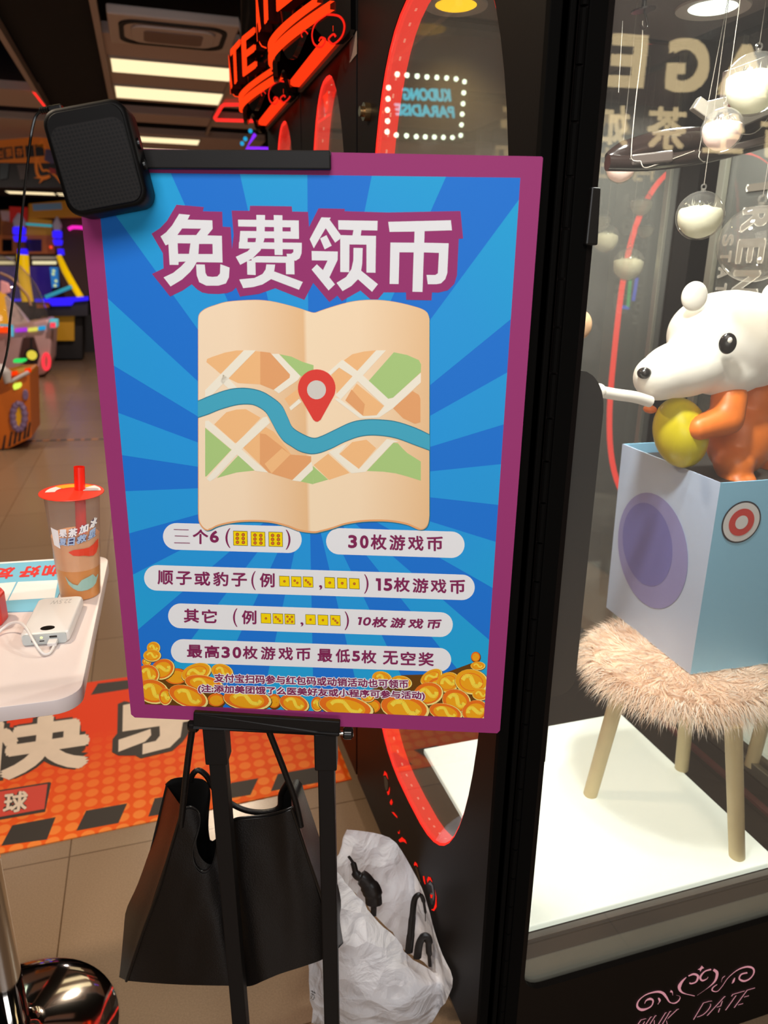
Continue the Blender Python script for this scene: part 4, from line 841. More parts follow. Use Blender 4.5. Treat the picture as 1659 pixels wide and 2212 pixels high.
def arc(poly, m):
    sp_ = spline(poly, 6); L = [0]
    for i in range(1, len(sp_)): L.append(L[-1] + (sp_[i] - sp_[i - 1]).length)
    out = []
    for k in range(m):
        t = L[-1] * k / (m - 1); j = 0
        while j < len(L) - 2 and L[j + 1] < t: j += 1
        f = (t - L[j]) / max(1e-6, L[j + 1] - L[j]); out.append(sp_[j].lerp(sp_[j + 1], f))
    return out
MW = 61
tp = arc(topc, MW); bt = arc(botc, MW)
# straighten parameter so that columns run down the panel
def dep(x, y):
    v = max(0, min(1, (y - 640) / 1100)); u = max(0, min(1, (x - 150) / 1300))
    d = .018 - .030 * v * math.sin(math.pi * min(1, max(0, u))) ** .7
    d += .012 * math.exp(-((x - (640 + 260 * v)) / 75) ** 2) * (1 - .3 * v)        # soft fold down the middle
    d -= .006 * math.exp(-((x - (1130 + 120 * v)) / 60) ** 2) * (1 - v)
    return d
NV = 26; rows = []
for j in range(NV):
    v = j / (NV - 1); r = []
    for i in range(MW):
        u = i / (MW - 1); p = tp[i].lerp(bt[i], v)
        if 0 < i < MW - 1 and 0 < v < 1:
            q = Vector((*front_pt(u, v), 0)); p = p.lerp(q, .55 * math.sin(math.pi * v) ** .6 * min(1, 4 * min(u, 1 - u)))
        r.append(bq(p.x, p.y, dep(p.x, p.y) + .0015 * noise.noise(Vector((p.x / 130, p.y / 200, 0)))))
    rows.append(r)
fgrid = rows
g = G(); g.grid(rows); g.build('front_panel', M_lea, bag, smooth=True, angle=80)
g = G()
for r, m in ((0, .0011), (1, .0008)):
    g.tube([bq(p.x, p.y - 2 + r * 16, dep(p.x, p.y) - .0012) for p in tp], m, 6)
g.build('rim_piping', M_seam, bag, smooth=True)
# left gusset
Lo = arc([(395, 500), (370, 620), (330, 800), (270, 980), (215, 1130), (150, 1275), (135, 1400), (122, 1550), (107, 1690)], NV); Li = arc([(500, 648), (440, 850), (350, 1150), (250, 1420), (152, 1712)], NV)
g = G(); rows = []
for j in range(NV):
    a, b = Li[j], Lo[j]; r = []
    for i in range(8):
        u = i / 7; p = a.lerp(b, u); r.append(bq(p.x, p.y, dep(a.x, a.y) + .095 * u ** .8 - .012 * math.sin(math.pi * u)))
    rows.append(r)
g.grid(rows); g.build('side_gusset', M_lea, bag, smooth=True, angle=80)
Ri = arc([(1172, 640), (1225, 800), (1290, 1000), (1370, 1240), (1445, 1530)], NV); Ro = arc([(1168, 478), (1225, 470), (1255, 560), (1310, 720), (1370, 900), (1440, 1060), (1478, 1220), (1470, 1330), (1492, 1480)], NV)
g = G(); rows = []
for j in range(NV):
    a, b = Ri[j], Ro[j]; r = []
    for i in range(8):
        u = i / 7; p = a.lerp(b, u); r.append(bq(p.x, p.y, dep(a.x, a.y) + .09 * u ** .8 + .006 * math.sin(math.pi * u)))
    rows.append(r)
g.grid(rows); g.build('side_gusset', M_lea, bag, smooth=True, angle=80)
# back panel with its higher rim, seen through the mouth
bk = arc([(395, 500), (430, 470), (490, 458), (560, 462), (620, 470), (655, 500), (668, 560), (660, 650), (655, 760), (670, 850), (720, 830), (760, 800), (900, 740), (1050, 690), (1095, 640), (1110, 560), (1168, 478)], MW); bb = arc([(107, 1690), (400, 1700), (800, 1710), (1200, 1600), (1492, 1480)], MW)
g = G(); g.grid([[bq(*tuple(bk[i].lerp(bb[i], v))[:2], .105 + .004 * math.sin(i * .4) * (1 - v)) for i in range(MW)] for v in (k / 9 for k in range(10))]); g.build('back_panel', M_lin, bag, smooth=True, angle=80)
g = G(); g.tube([bq(p.x, p.y, .104) for p in bk], .0012, 6); g.build('back_rim_piping', M_seam, bag, smooth=True)
g = G(); g.grid([[fgrid[-1][i].lerp(bq(bb[i].x, bb[i].y, .105), t) for i in range(MW)] for t in (0, .5, 1)]); g.build('base_panel', M_lea, bag, smooth=True, angle=80)
# piping seams down the sides
g = G(); g.tube([bq(p.x, p.y, dep(p.x, p.y) - .002) for p in Li], .0028, 8); g.build('seam_piping', M_seam, bag, smooth=True)
g = G(); g.tube([bq(p.x, p.y, dep(p.x, p.y) - .002) for p in Ri], .0028, 8); g.build('seam_piping', M_seam, bag, smooth=True)
# straps
g = G(); g.tube(spline([bq(488, 760, .016), bq(500, 640, .012), bq(522, 430, .006), bq(548, 230, .0), bq(572, 100, -.004), bq(610, 20, .004), bq(720, -40, .012), bq(880, -40, .012), bq(985, 60, .006), bq(1040, 190, .008), bq(1130, 420, .014), bq(1195, 600, .016), bq(1230, 760, .016)], 7), .0052, 10, flatten=.75); g.build('front_strap', M_lea, bag, smooth=True)
g = G(); g.tube(spline([bq(545, 480, .10), bq(565, 432, .10), bq(600, 412, .102), bq(650, 450, .104), bq(690, 520, .106), bq(760, 590, .106), bq(840, 640, .104), bq(930, 668, .10), bq(1030, 668, .098), bq(1095, 640, .098), bq(1105, 560, .10), bq(1150, 480, .10)], 7), .005, 10, flatten=.6); g.build('back_strap', M_lea, bag, smooth=True)

# ================================================================ white plastic bag slumped against the machine
def film():
    m = bpy.data.materials.new('plastic_film'); m.use_nodes = True; nt = m.node_tree; b = nt.nodes['Principled BSDF']
    b.inputs['Base Color'].default_value = lin('#f7f6fa'); b.inputs['Roughness'].default_value = .32; b.inputs['Subsurface Weight'].default_value = 0
    tr = nt.nodes.new('ShaderNodeBsdfTranslucent'); tr.inputs[0].default_value = lin('#f2eeee'); tp_ = nt.nodes.new('ShaderNodeBsdfTransparent')
    m1_ = nt.nodes.new('ShaderNodeMixShader'); m1_.inputs[0].default_value = .22; m2_ = nt.nodes.new('ShaderNodeMixShader'); m2_.inputs[0].default_value = .07
    tc = nt.nodes.new('ShaderNodeTexCoord'); v = nt.nodes.new('ShaderNodeTexVoronoi'); v.feature = 'F1'; v.inputs['Scale'].default_value = 22
    nz = nt.nodes.new('ShaderNodeTexNoise'); nz.inputs['Scale'].default_value = 18; nz.inputs['Detail'].default_value = 6; nz.inputs['Distortion'].default_value = 1.2
    ad = nt.nodes.new('ShaderNodeMath'); nt.links.new(tc.outputs['Object'], v.inputs['Vector']); nt.links.new(tc.outputs['Object'], nz.inputs['Vector']); nt.links.new(v.outputs['Distance'], ad.inputs[0]); nt.links.new(nz.outputs['Fac'], ad.inputs[1])
    bp = nt.nodes.new('ShaderNodeBump'); bp.inputs['Strength'].default_value = .55; bp.inputs['Distance'].default_value = .02; nt.links.new(ad.outputs[0], bp.inputs['Height']); nt.links.new(bp.outputs[0], b.inputs['Normal']); nt.links.new(bp.outputs[0], tr.inputs['Normal'])
    out = nt.nodes['Material Output']; nt.links.new(b.outputs[0], m1_.inputs[1]); nt.links.new(tr.outputs[0], m1_.inputs[2]); nt.links.new(m1_.outputs[0], m2_.inputs[1]); nt.links.new(tp_.outputs[0], m2_.inputs[2]); nt.links.new(m2_.outputs[0], out.inputs[0])
    return m
M_film = film()
pb = thing('plastic_bag', 'crumpled white plastic bag slumped open against the machine base', 'bag', (.30, 1.12, 0))
Pq = lambda x, y: (640 + x / 3.29, 1540 + y / 3.29)
def crump(p, a=.006): return p + Vector((noise.noise(p * 16), noise.noise(p * 16 + Vector((7, 3, 1))), noise.noise(p * 16 + Vector((2, 9, 5))))) * a + Vector((noise.noise(p * 41), noise.noise(p * 41 + Vector((7, 3, 1))), noise.noise(p * 41 + Vector((2, 9, 5))))) * a * .35
def plq(x, y, D):
    X, Y = Pq(x, y); q = onD(X, Y, D)
    return q if q.x < XF - .008 else onX(X, Y, XF - .008)      # it leans on the machine's flank
NB = 30
# front wall: from the slanting front lip down to the floor
lip = arc([(262, 1110), (330, 1190), (420, 1290), (540, 1440), (660, 1560), (790, 1690), (880, 1760), (965, 1830), (1060, 1900), (1108, 1950)], NB)
foot = arc([(85, 1780), (100, 1950), (108, 2100), (150, 2330), (330, 2430), (560, 2440), (760, 2400), (900, 2300), (1040, 2110), (1108, 1950)], NB)
D0 = PD + .085
g = G(); rows = []
for j in range(20):
    v = j / 19; r = []
    for i in range(NB):
        u = i / (NB - 1); p = lip[i].lerp(foot[i], v)
        D = D0 + .115 - .075 * math.sin(math.pi * min(1, .12 + v * .9)) * math.sin(math.pi * (.1 + .8 * u)) + .02 * (1 - v)
        q = plq(p.x, p.y, D); q.z = max(q.z, .004); r.append(crump(q, .012) if 0 < i < NB - 1 else q)
    rows.append(r)
g.grid(rows); fr_rows = rows; g.build('front_film', M_film, pb, smooth=True, angle=180)
# back wall: standing up behind, leaning on the machine
ridge = arc([(262, 1110), (270, 1040), (310, 990), (330, 900), (345, 840), (375, 828), (450, 838), (540, 850), (650, 880), (715, 930), (790, 1050), (845, 1150), (895, 1250), (940, 1390), (985, 1560), (1040, 1720), (1108, 1860), (1108, 1950)], NB)
g = G(); rows = []
for j in range(14):
    v = j / 13; r = []
    for i in range(NB):
        p = ridge[i].lerp(lip[i], v); u = i / (NB - 1)
        D = D0 + .135 + .13 * math.sin(math.pi * u) ** .7 * (1 - .55 * v) 
        q = plq(p.x, p.y, D); 
        r.append(crump(q, .010) if 0 < i < NB - 1 and j else q)
    rows.append(r)
for r in rows:
    for q in r: q.x = min(q.x, XF - .004)
g.grid(rows); g.build('back_film', M_film, pb, smooth=True, angle=180)
# dark handle straps of what lies inside
M_ins = mat('inner_black', '#171210', .3)
for pts, r in (([(372, 1020), (405, 1070), (430, 1150), (480, 1180), (535, 1260), (550, 1340), (548, 1440)], [.003, .006, .010, .017, .020, .017, .006]), ([(800, 1700), (815, 1560), (828, 1420), (840, 1330), (865, 1295), (895, 1310), (915, 1400), (918, 1480)], [.009, .008, .007, .007, .007, .005, .003, .001]), ([(860, 1740), (875, 1640), (905, 1590), (935, 1600), (942, 1690), (950, 1800)], [.009, .009, .010, .010, .007, .004])):
    g = G(); sp_ = spline([plq(x, y, D0 + .16 - .025 * min(1, max(0, (y - 1100) / 600))) for x, y in pts], 6); k = len(sp_)
    g.tube(sp_, [r[min(len(r) - 1, int(i / k * len(r)))] for i in range(k)], 10, flatten=.55); g.build('inner_handle', M_ins, pb, smooth=True)
g = G(); fl = lambda x, y: plq(x, y, D0 + .055)
letter(g, '苏', ((105, 1965), (140, 1985), (130, 2045), (100, 2030)), fl, 0); g.build('bag_print', mat('print_bag_black', '#171414', .5), pb, merge=False)

# ================================================================ orange floor mat
def matmat():
    m = bpy.data.materials.new('mat_print_orange'); m.use_nodes = True; nt = m.node_tree; b = nt.nodes['Principled BSDF']
    tc = nt.nodes.new('ShaderNodeTexCoord'); v = nt.nodes.new('ShaderNodeTexVoronoi'); v.voronoi_dimensions = '2D'; v.inputs['Randomness'].default_value = 0; v.inputs['Scale'].default_value = 22
    nt.links.new(tc.outputs['Object'], v.inputs['Vector'])
    cr = nt.nodes.new('ShaderNodeValToRGB'); e = cr.color_ramp.elements; e[0].position = .36; e[0].color = (1, 1, 1, 1); e[1].position = .43; e[1].color = (0, 0, 0, 1); nt.links.new(v.outputs['Distance'], cr.inputs[0])
    sp_ = nt.nodes.new('ShaderNodeSeparateXYZ'); nt.links.new(tc.outputs['Object'], sp_.inputs[0])
    r2 = nt.nodes.new('ShaderNodeMapRange'); r2.inputs[1].default_value = .1; r2.inputs[2].default_value = -.42; nt.links.new(sp_.outputs['Y'], r2.inputs[0])
    ml = nt.nodes.new('ShaderNodeMath'); ml.operation = 'MULTIPLY'; nt.links.new(cr.outputs[0], ml.inputs[0]); nt.links.new(r2.outputs[0], ml.inputs[1])
    base = nt.nodes.new('ShaderNodeMix'); base.data_type = 'RGBA'; base.inputs[6].default_value = lin('#ec4212'); base.inputs[7].default_value = lin('#f2600e'); nt.links.new(r2.outputs[0], base.inputs[0])
    mx = nt.nodes.new('ShaderNodeMix'); mx.data_type = 'RGBA'; mx.inputs[7].default_value = lin('#fb8c38'); nt.links.new(ml.outputs[0], mx.inputs[0]); nt.links.new(base.outputs[2], mx.inputs[6])
    nt.links.new(mx.outputs[2], b.inputs['Base Color']); b.inputs['Roughness'].default_value = .6; b.inputs['Specular IOR Level'].default_value = .2; return m
MMt = [matmat(), mat('mat_ink_black', '#2a2119', .6), mat('mat_ink_white', '#ecd8c4', .6, vary=.08, vscale=20), mat('mat_ink_red', '#d8402c', .6)]
mg = G(); fz = lambda x, y, l=0: onZ(x, y, .003 + .00025 * l)
A0, A1, A2, A3_ = onZ(-420, 1935, .003), onZ(768, 1682, .003), onZ(745, 1392, .003), onZ(-240, 1520, .003)
A1.x = min(A1.x, .49); A2 = Vector((.49, 2.69, .003)); A1 = Vector((.49, 1.865, .003)); A0 = Vector((-1.6, 1.80, .003)); A3_ = Vector((-1.6, 2.69, .003))
mg.add([A0, A1, A2, A3_], [(0, 1, 2, 3)], 0); mg.grid([[A0, A1, A2, A3_], [p - UP * .0029 for p in (A0, A1, A2, A3_)]], 0, cu=True)
Z7 = lambda x, y: (x / 3.95, 1460 + y / 3.95)
def mflat(pts, mi, lay): mg.flat(pts, mi, lambda x, y: fz(x, y, lay))
for p in ([(105, 1275), (475, 1205), (400, 1395), (10, 1450)], [(735, 1150), (1085, 1088), (1010, 1255), (650, 1322)], [(1320, 1045), (1660, 985), (1590, 1145), (1265, 1200)], [(835, 65), (1120, 32), (1095, 112), (775, 162)]): mflat([Z7(*q) for q in p], 1, 1)
mflat([(500, 1691), (558, 1681), (541, 1717), (470, 1729)], 1, 1); mflat([(600, 1672), (700, 1654), (690, 1690), (585, 1709)], 1, 1)
mflat([Z7(*q) for q in ((-400, 1040), (425, 905), (436, 915), (385, 1160), (-400, 1300))], 1, 1); mflat([Z7(*q) for q in ((-400, 1050), (405, 922), (378, 1135), (-400, 1275))], 3, 2)
def mtext(ch, q, bk, wt):
    letter(mg, ch, q, fz, 1, bk, 3, 12); letter(mg, ch, q, fz, 2, wt, 6, 8)
mtext('球', (Z7(40, 1000), Z7(245, 975), Z7(225, 1150), Z7(20, 1180)), .09, .03)
mtext('快', ((-62, 1562), (200, 1528), (192, 1656), (-75, 1700)), .13, .055)
# the second big character, its lower strokes drawn as in the photo
for lay, pl in ((4, [[(1005, 240), (1060, 215), (1110, 225), (1640, 160), (1660, 420), (1560, 560), (1470, 640), (1200, 705), (1155, 680), (1010, 680), (955, 650), (960, 540), (1000, 490)], [(1560, 400), (1680, 380), (1680, 480), (1600, 490)]]), (7, [[(1050, 250), (1120, 235), (1640, 170), (1640, 380), (1560, 395), (1540, 520), (1450, 610), (1215, 670), (1218, 580), (1330, 555), (1365, 510), (1362, 428), (1045, 475)], [(1012, 545), (1150, 500), (1285, 452), (1290, 505), (1240, 560), (1010, 648)]])):
    for p in pl: mflat([Z7(*q) for q in p], 1 if lay == 4 else 2, lay)
tag(mg.build('floor_mat', MMt, loc=(0, 2.25, 0), merge=False), 'orange and red printed floor mat with big white Chinese characters', 'floor mat')
g = G(); a, b = onZ(30, 953, .002), onZ(226, 948, .002)
k = 26; dr = (b - a) / k
for i in range(k):
    p = a + dr * i; w2 = Vector((0, .022, 0)); g.quad(p - w2, p + dr - w2, p + dr * 1.25 + w2, p + dr * .25 + w2, (0, 1, 1, 0, 0, 1, 0)[i % 7])
tag(g.build('floor_tape', [mat('tape_black', '#241a14', .6), mat('tape_orange', '#b06a1e', .6)], merge=False), 'worn black and orange hazard tape line across the far floor', 'floor tape')

# ================================================================ white table with chrome foot
ZT = .95; TH = .022
M_tab = mat('table_white', '#d8cac7', .35); M_tabe = mat('table_edge', '#d0d4d3', .4)
tb = thing('side_table', 'white rounded table on a chrome pole and round chrome foot at left', 'table', onZ(35, 2240, 0) * 1)
Pf, Pn = onZ(236, 1199, ZT), onZ(172, 1506, ZT)
dy = (Pn - Pf); Ln = dy.length; dy.normalize(); dx = Vector((dy.y, -dy.x, 0)) * 1.0
if dx.x > 0: dx = -dx
Wt = .62; ctr = (Pf + Pn) / 2 + dx * Wt / 2
o = [ctr + dx * x + dy * y for x, y in rrect(Wt / 2, Ln / 2, .035, 8)]
g = G(); g.prism(o, (0, 0, -TH)); g.build('table_top', M_tab, tb, smooth=True, angle=50, bev=.0015)
fc = onZ(35, 2240, .02); fc.z = 0; Rr = .195
g = G(); g.lathe([(0, .05), (.03, .05), (.036, .044), (.06, .040), (.11, .030), (.16, .018), (Rr - .008, .010), (Rr, .006), (Rr, .0)], fc, 64); g.build('round_foot', M_chrome, tb, smooth=True, angle=50)
g = G(); g.tube([fc + UP * .04, fc + UP * (ZT - TH)], .030, 28); g.build('pole', M_chrome, tb, smooth=True, angle=50)
g = G(); g.box(fc + UP * (ZT - TH - .004), (.12, .12, .004)); g.build('mounting_plate', M_chrome, tb)

# sheet on the table
g = G(); zf = lambda x, y, l=0: onZ(x, y, ZT + .0018 + l * .0002)
q = [(-70, 1222), (128, 1209), (136, 1262), (112, 1318), (-70, 1324)]
g.prism([zf(x, y) for x, y in q], (0, 0, -.0016), 0)
g.flat([(-40, 1263), (35, 1257), (15, 1298), (-70, 1301)], 1, lambda x, y: zf(x, y, 1)); g.flat([(39, 1257), (125, 1253), (118, 1291), (18, 1297)], 1, lambda x, y: zf(x, y, 1))
g.flat([(-70, 1219), (128, 1206.5), (128.4, 1209.5), (-70, 1222.5)], 1, lambda x, y: zf(x, y, 1))
for ch, qd in (('加', ((123, 1244), (88, 1246), (97, 1221), (131, 1219))), ('好', ((83, 1246), (38, 1249), (48, 1224), (90, 1221))), ('友', ((28, 1249), (-12, 1252), (-2, 1227), (34, 1224)))):
    letter(g, ch, qd, zf, 2, .05, 2, 6)
tag(g.build('table_card', [mat('card_blue', '#7cc2df', .5), mat('card_white', '#f2f2f2', .5), mat('card_red', '#e0302c', .5)], merge=False), 'light blue printed card lying on the white table with red upside-down characters', 'card')
# red box at the picture's left edge
g = G(); c = onZ(-32, 1345, ZT); g.prism([c + Vector((x * .034, y * .034, 0)) for x, y in ((1, .25), (.75, .8), (0, 1), (-1, .9), (-1, -.9), (.2, -1), (.85, -.6))], (0, 0, .05)); tag(g.build('red_box', mat('red_plastic', '#c8312a', .35), bev=.004), 'red faceted box cut off by the left edge, on the white table', 'box')

# power bank
hb = .019
A, B = onZ(44, 1397, ZT), onZ(151, 1388, ZT); Ct = onZ(161, 1280, ZT + hb); Bt = onZ(151, 1356, ZT + hb)
ex = (B - A); Wp = ex.length; ex.normalize(); ey = Vector((-ex.y, ex.x, 0)); Lp = (Ct - Bt).dot(ey) 
pw = thing('power_bank', 'white power bank with a grey port end and oval display on the table', 'power bank', (A + B) / 2 + ey * Lp / 2)
c0 = (A + B) / 2 + ey * Lp / 2; RP = Matrix((ex, ey, UP)).transposed()
M_pbw = mat('powerbank_white', '#d9d4d2', .3); M_pbg = mat('powerbank_grey', '#b9bfbe', .4); M_blk = mat('port_black', '#16100e', .2)
def PBp(x, y, z): return c0 + ex * x + ey * y + UP * z
g = G(); prof = []
for z, ins in ((0, .003), (.002, .0008), (.005, 0), (hb - .005, 0), (hb - .0015, .0012), (hb, .004)): prof.append([PBp(x, y, z) for x, y in rrect(Wp / 2 - ins, Lp / 2 - ins, .010 - ins * .5, 6)])
g.grid(prof, cu=True); g.cap(prof[0][::-1]); g.cap(prof[-1]); g.build('shell', M_pbw, pw, smooth=True, angle=60)
fe = -Lp / 2 - .0004
g = G(); g.prism([PBp(x, fe, hb / 2 + z) for x, z in rrect(Wp / 2 - .004, hb / 2 - .001, .004)], ey * .003); g.build('port_end', M_pbg, pw)
g = G(); g.prism([PBp(x * 1 + .002, -Lp / 2 + .018 + y, hb) for x, y in circ(0, 0, .0105, .0075)], UP * .0004); g.build('display', M_blk, pw)
for x, w2, z, h2 in ((.013, .0055, .0128, .0016), (-.004, .0035, .0068, .0008), (-.016, .003, .0068, .0007), (-.016, .003, .0095, .0007)):
    g = G(); g.prism([PBp(x + a, fe - .0003, z + b) for a, b in rrect(w2, h2, h2 * .6, 3)], ey * .001); g.build('port', M_blk, pw)
g = G(); g.prism([PBp(-.004 + a, fe - .0004, .0125 + b) for a, b in circ(0, 0, .0021, n=14)], ey * .001); g.build('power_button', mat('button_lit', '#e8efb4', .4, emit='#e6f0a0', es=.6), pw)
g = G(); letter(g, '22.5W', ((PBp(.017, Lp / 2 - .034, 0).x, 0), (0, 0), (0, 0), (0, 0)), lambda x, y: PBp(0, 0, 0)) if False else None
letter(g, '22.5W', ((.020, Lp / 2 - .030), (-.012, Lp / 2 - .030), (-.012, Lp / 2 - .014), (.020, Lp / 2 - .014)), lambda x, y: PBp(x, y, hb + .0002)); g.build('print_rating', mat('print_grey', '#a7a3a1', .5), pw, merge=False)
uc = thing('usb_cable', 'white charging cable plugged into the power bank on the table', 'cable', PBp(.011, fe, .007))
g = G(); g.box(PBp(.013, fe - .008, .0068), (.0065, .008, .0032), RP); g.build('plug', M_pbw, uc, bev=.0012)
g = G(); pth = [PBp(.013, fe - .015, .0068)] + [onZ(x, y, ZT + h) for x, y, h in ((116, 1396, .004), (108, 1410, .003), (96, 1413, .004), (84, 1402, .010), (70, 1380, .018), (56, 1356, .024), (42, 1345, .022), (24, 1346, .016), (6, 1358, .008), (-14, 1375, .003), (-60, 1390, .003))]
g.tube(spline(pth, 6), .0022, 10); g.build('lead', M_pbw, uc, smooth=True)

# ================================================================ fruit tea cup
bc = onZ(174, 1283, ZT); Yc = bc.y
tz = onY(155, 1062, Yc).z; HC = tz - ZT
sc_px = (bc - EYEP).dot(CF) / FPX
rb_, rt_ = 83 / 2 * sc_px * .98, 114 / 2 * ((Vector((bc.x, bc.y, tz)) - EYEP).dot(CF) / FPX); rl = rt_ * 1.15
tilt = Matrix.Rotation(math.radians(2.0), 3, HF)
cup = thing('tea_cup', 'clear plastic bubble tea cup with a red sealed lid and thick red straw', 'cup', bc)
def rad(z): return rb_ + (rt_ - rb_) * (z / HC)
def cloc(p): return bc + tilt @ (Vector(p) - bc)
def cl(g):  # tilt a finished builder
    g.v = [cloc(p) for p in g.v]; return g
M_cup = glass('cup_plastic', '#f3ebe6', .8, rough=.12, haze=.10, ior=1.35)
g = G(); g.lathe([(rb_ - .004, .0), (rb_, .002)] + [(rad(HC * i / 12), HC * i / 12) for i in range(1, 12)] + [(rt_, HC - .002), (rl, HC - .001)], bc, 48); cl(g); g.build('cup_wall', M_cup, cup, smooth=True, angle=50)
g = G(); g.lathe([(0, HC + .0012), (rl * .8, HC + .0012), (rl, HC + .0006), (rl * 1.01, HC - .0004), (rl * .97, HC - .0018)], bc, 48, 0); 
for a0, a1, r0, r1, mi in ((60, 150, .45, .85, 1), (15, 60, .35, .9, 2), (150, 200, .5, .8, 2)):
    pts = [(r1 * math.cos(math.radians(a0 + (a1 - a0) * i / 8)), r1 * math.sin(math.radians(a0 + (a1 - a0) * i / 8))) for i in range(9)] + [(r0 * math.cos(math.radians(a1 - (a1 - a0) * i / 8)), r0 * math.sin(math.radians(a1 - (a1 - a0) * i / 8))) for i in range(9)]
    g.flat(pts, mi, lambda x, y: bc + HR * x * rl + HF * y * rl + UP * (HC + .0016))
cl(g); g.build('seal_lid', [mat('lid_red', '#e8341c', .4), mat('lid_yellow', '#f2a824', .4), mat('lid_white', '#efe6e2', .4)], cup, smooth=True, angle=30, merge=False)
LQ = HC * .60
g = G(); g.lathe([(0, .002), (rb_ - .0015, .002)] + [(rad(LQ * .5 * i / 6) - .0012, LQ * .5 * i / 6) for i in range(1, 7)], bc, 40); cl(g); g.build('fruit_tea', mat('tea_amber', '#f09a1a', .3, vary=.25, vscale=50), cup, smooth=True)
g = G(); g.lathe([(rad(LQ * (.5 + .05 * i)) - .0012, LQ * (.5 + .05 * i)) for i in range(11)] + [(0, LQ)], bc, 40); cl(g); g.build('foam_layer', mat('tea_peach', '#f0b987', .3, vary=.12, vscale=40), cup, smooth=True)
s0 = Vector((bc.x, bc.y, ZT)) + HR * .004 + HF * .004 + UP * .01; s1 = onY(171, 1008, Yc + .01)
g = G(); g.tube([s0, s0.lerp(s1, .7), s1], .0088, 20, caps=False); g.tube([s1, s0.lerp(s1, .7)], .0078, 20, caps=False); g.build('straw', mat('straw_red', '#ee2612', .3), cup, smooth=True, angle=50)
CFt = Vector((bc.x, bc.y, 0)).normalized(); CRt = Vector((CFt.y, -CFt.x, 0))
def onc(x, y, off=.0006):
    d = ray(x, y); p = EYEP + d * (bc.dot(CFt) / d.dot(CFt)); z = max(0, min(HC, p.z - ZT)); ax = cloc(Vector((bc.x, bc.y, ZT + z))); r = rad(z) + off
    t = max(-r * .99, min(r * .99, (p - ax).dot(CRt) * .97)); q = ax + CRt * t - CFt * math.sqrt(max(0, r * r - t * t))
    return q
CP = lambda x, y: (90 + x / 7.1375, 1000 + y / 7.1375)
g = G()
def cq(ch, q, mi, bold, off):
    letter(g, ch, tuple(CP(*p) for p in q), lambda x, y, l=0: onc(x, y, off + l * .00002), mi, bold, 0, 8)
L1 = [('果', ((250, 925), (375, 900), (375, 1035), (250, 1048))), ('茶', ((400, 895), (540, 875), (530, 1005), (385, 1035))), ('加', ((575, 850), (715, 815), (700, 945), (550, 985))), ('冰', ((745, 790), (860, 735), (845, 870), (720, 935)))]
L2 = [('夏', ((255, 1060), (370, 1045), (370, 1165), (255, 1175))), ('日', ((390, 1045), (500, 1015), (490, 1150), (380, 1165))), ('救', ((535, 1005), (690, 965), (670, 1090), (515, 1135))), ('星', ((715, 950), (840, 900), (820, 1045), (695, 1085)))]
for ch, q in L1 + L2: cq(ch, q, 1, .16, .0006)
for ch, q in L1: cq(ch, q, 0, .05, .0012)
for ch, q in L2: cq(ch, q, 2, .04, .0012)
CM = [mat('cup_print_white', '#f3f0f2', .4), mat('cup_print_navy', '#3a3564', .4), mat('cup_print_blue', '#a9bfe0', .4), mat('cup_print_teal', '#9cc0b6', .4), mat('cup_print_red', '#e2452c', .4)]
g.build('printed_words', CM, cup, merge=False)
g = G()
for prof, mi in (([(345, 1650, 1652), (400, 1715, 1770), (470, 1758, 1825), (540, 1770, 1855), (600, 1690, 1860), (700, 1650, 1845), (780, 1620, 1815), (830, 1680, 1770), (868, 1640, 1660)], 3), ([(400, 1262, 1268), (470, 1225, 1312), (560, 1212, 1315), (640, 1205, 1312), (720, 1195, 1330), (790, 1160, 1335), (840, 1120, 1300), (868, 1105, 1220)], 4)):
    g = G(); g.grid([[onc(*CP(x, a_), off=.0007) for x, a_, b_ in prof], [onc(*CP(x, b_), off=.0007) for x, a_, b_ in prof]], mi); g.build('printed_splash' if mi == 3 else 'printed_swoosh', CM, cup, merge=False)
g = G(); g.grid([[onc(*CP(x, 935 + (x - 125) * .13), off=.0005) for x in (125, 160, 200, 235)], [onc(*CP(x + 55, 1200 + (x - 125) * .3), off=.0005) for x in (125, 160, 190, 220)]], 0); g.build('price_label', mat('label_white', '#eeecee', .5), cup, merge=False)

# ================================================================ stool with fur seat inside the nearest machine
M_wood = mat('pale_wood', '#d9c79a', .5, vary=.12, vscale=30); M_fur = mat('fur_peach', '#fbdcc2', .9); M_furw = mat('fur_cream', '#fdf4e8', .9)
def k2(x, y, z): return Vector((x * K, y * K, kz(z)))
feet = [onZ(1275, 1716, ZF), onZ(1472, 1660, ZF), onZ(1592, 1850, ZF)]
sc_ = (feet[0] + feet[1] + feet[2]) / 3
SZ = kz(.655)                                  # top of the padded seat
seat_c = Vector((1.125 * K, 1.27 * K, SZ)); SR = .20 * K
st = thing('fur_stool', 'small stool with a peach fur seat and pale wooden legs on the lit floor', 'stool', Vector((seat_c.x, seat_c.y, ZF)))
def leg(a, b, par, nm='leg'):
    g = G(); g.tube([a, b], [.0155, .0165], 20); return g.build(nm, M_wood, par, smooth=True, angle=50)
tops = [onY(1336, 1500, feet[0].y - .03), onY(1488, 1500, feet[1].y - .02), onY(1582, 1480, feet[2].y + .03)]
for f_, t_ in zip(feet, tops):
    t_ = f_ + (t_ - f_) * ((SZ - .045 - f_.z) / (t_.z - f_.z)); leg(f_, t_, st)
bf = Vector((sc_.x * 2 - feet[2].x + .02, sc_.y * 2 - feet[2].y + .02, ZF))
g = G(); g.lathe([(0, -.05), (SR * .8, -.05), (SR * .96, -.04), (SR, -.025), (SR * .97, -.010), (SR * .85, -.002), (0, .0)], seat_c, 40); g.build('seat', M_fur, st, smooth=True)
rf = random.Random(3)
g = G()
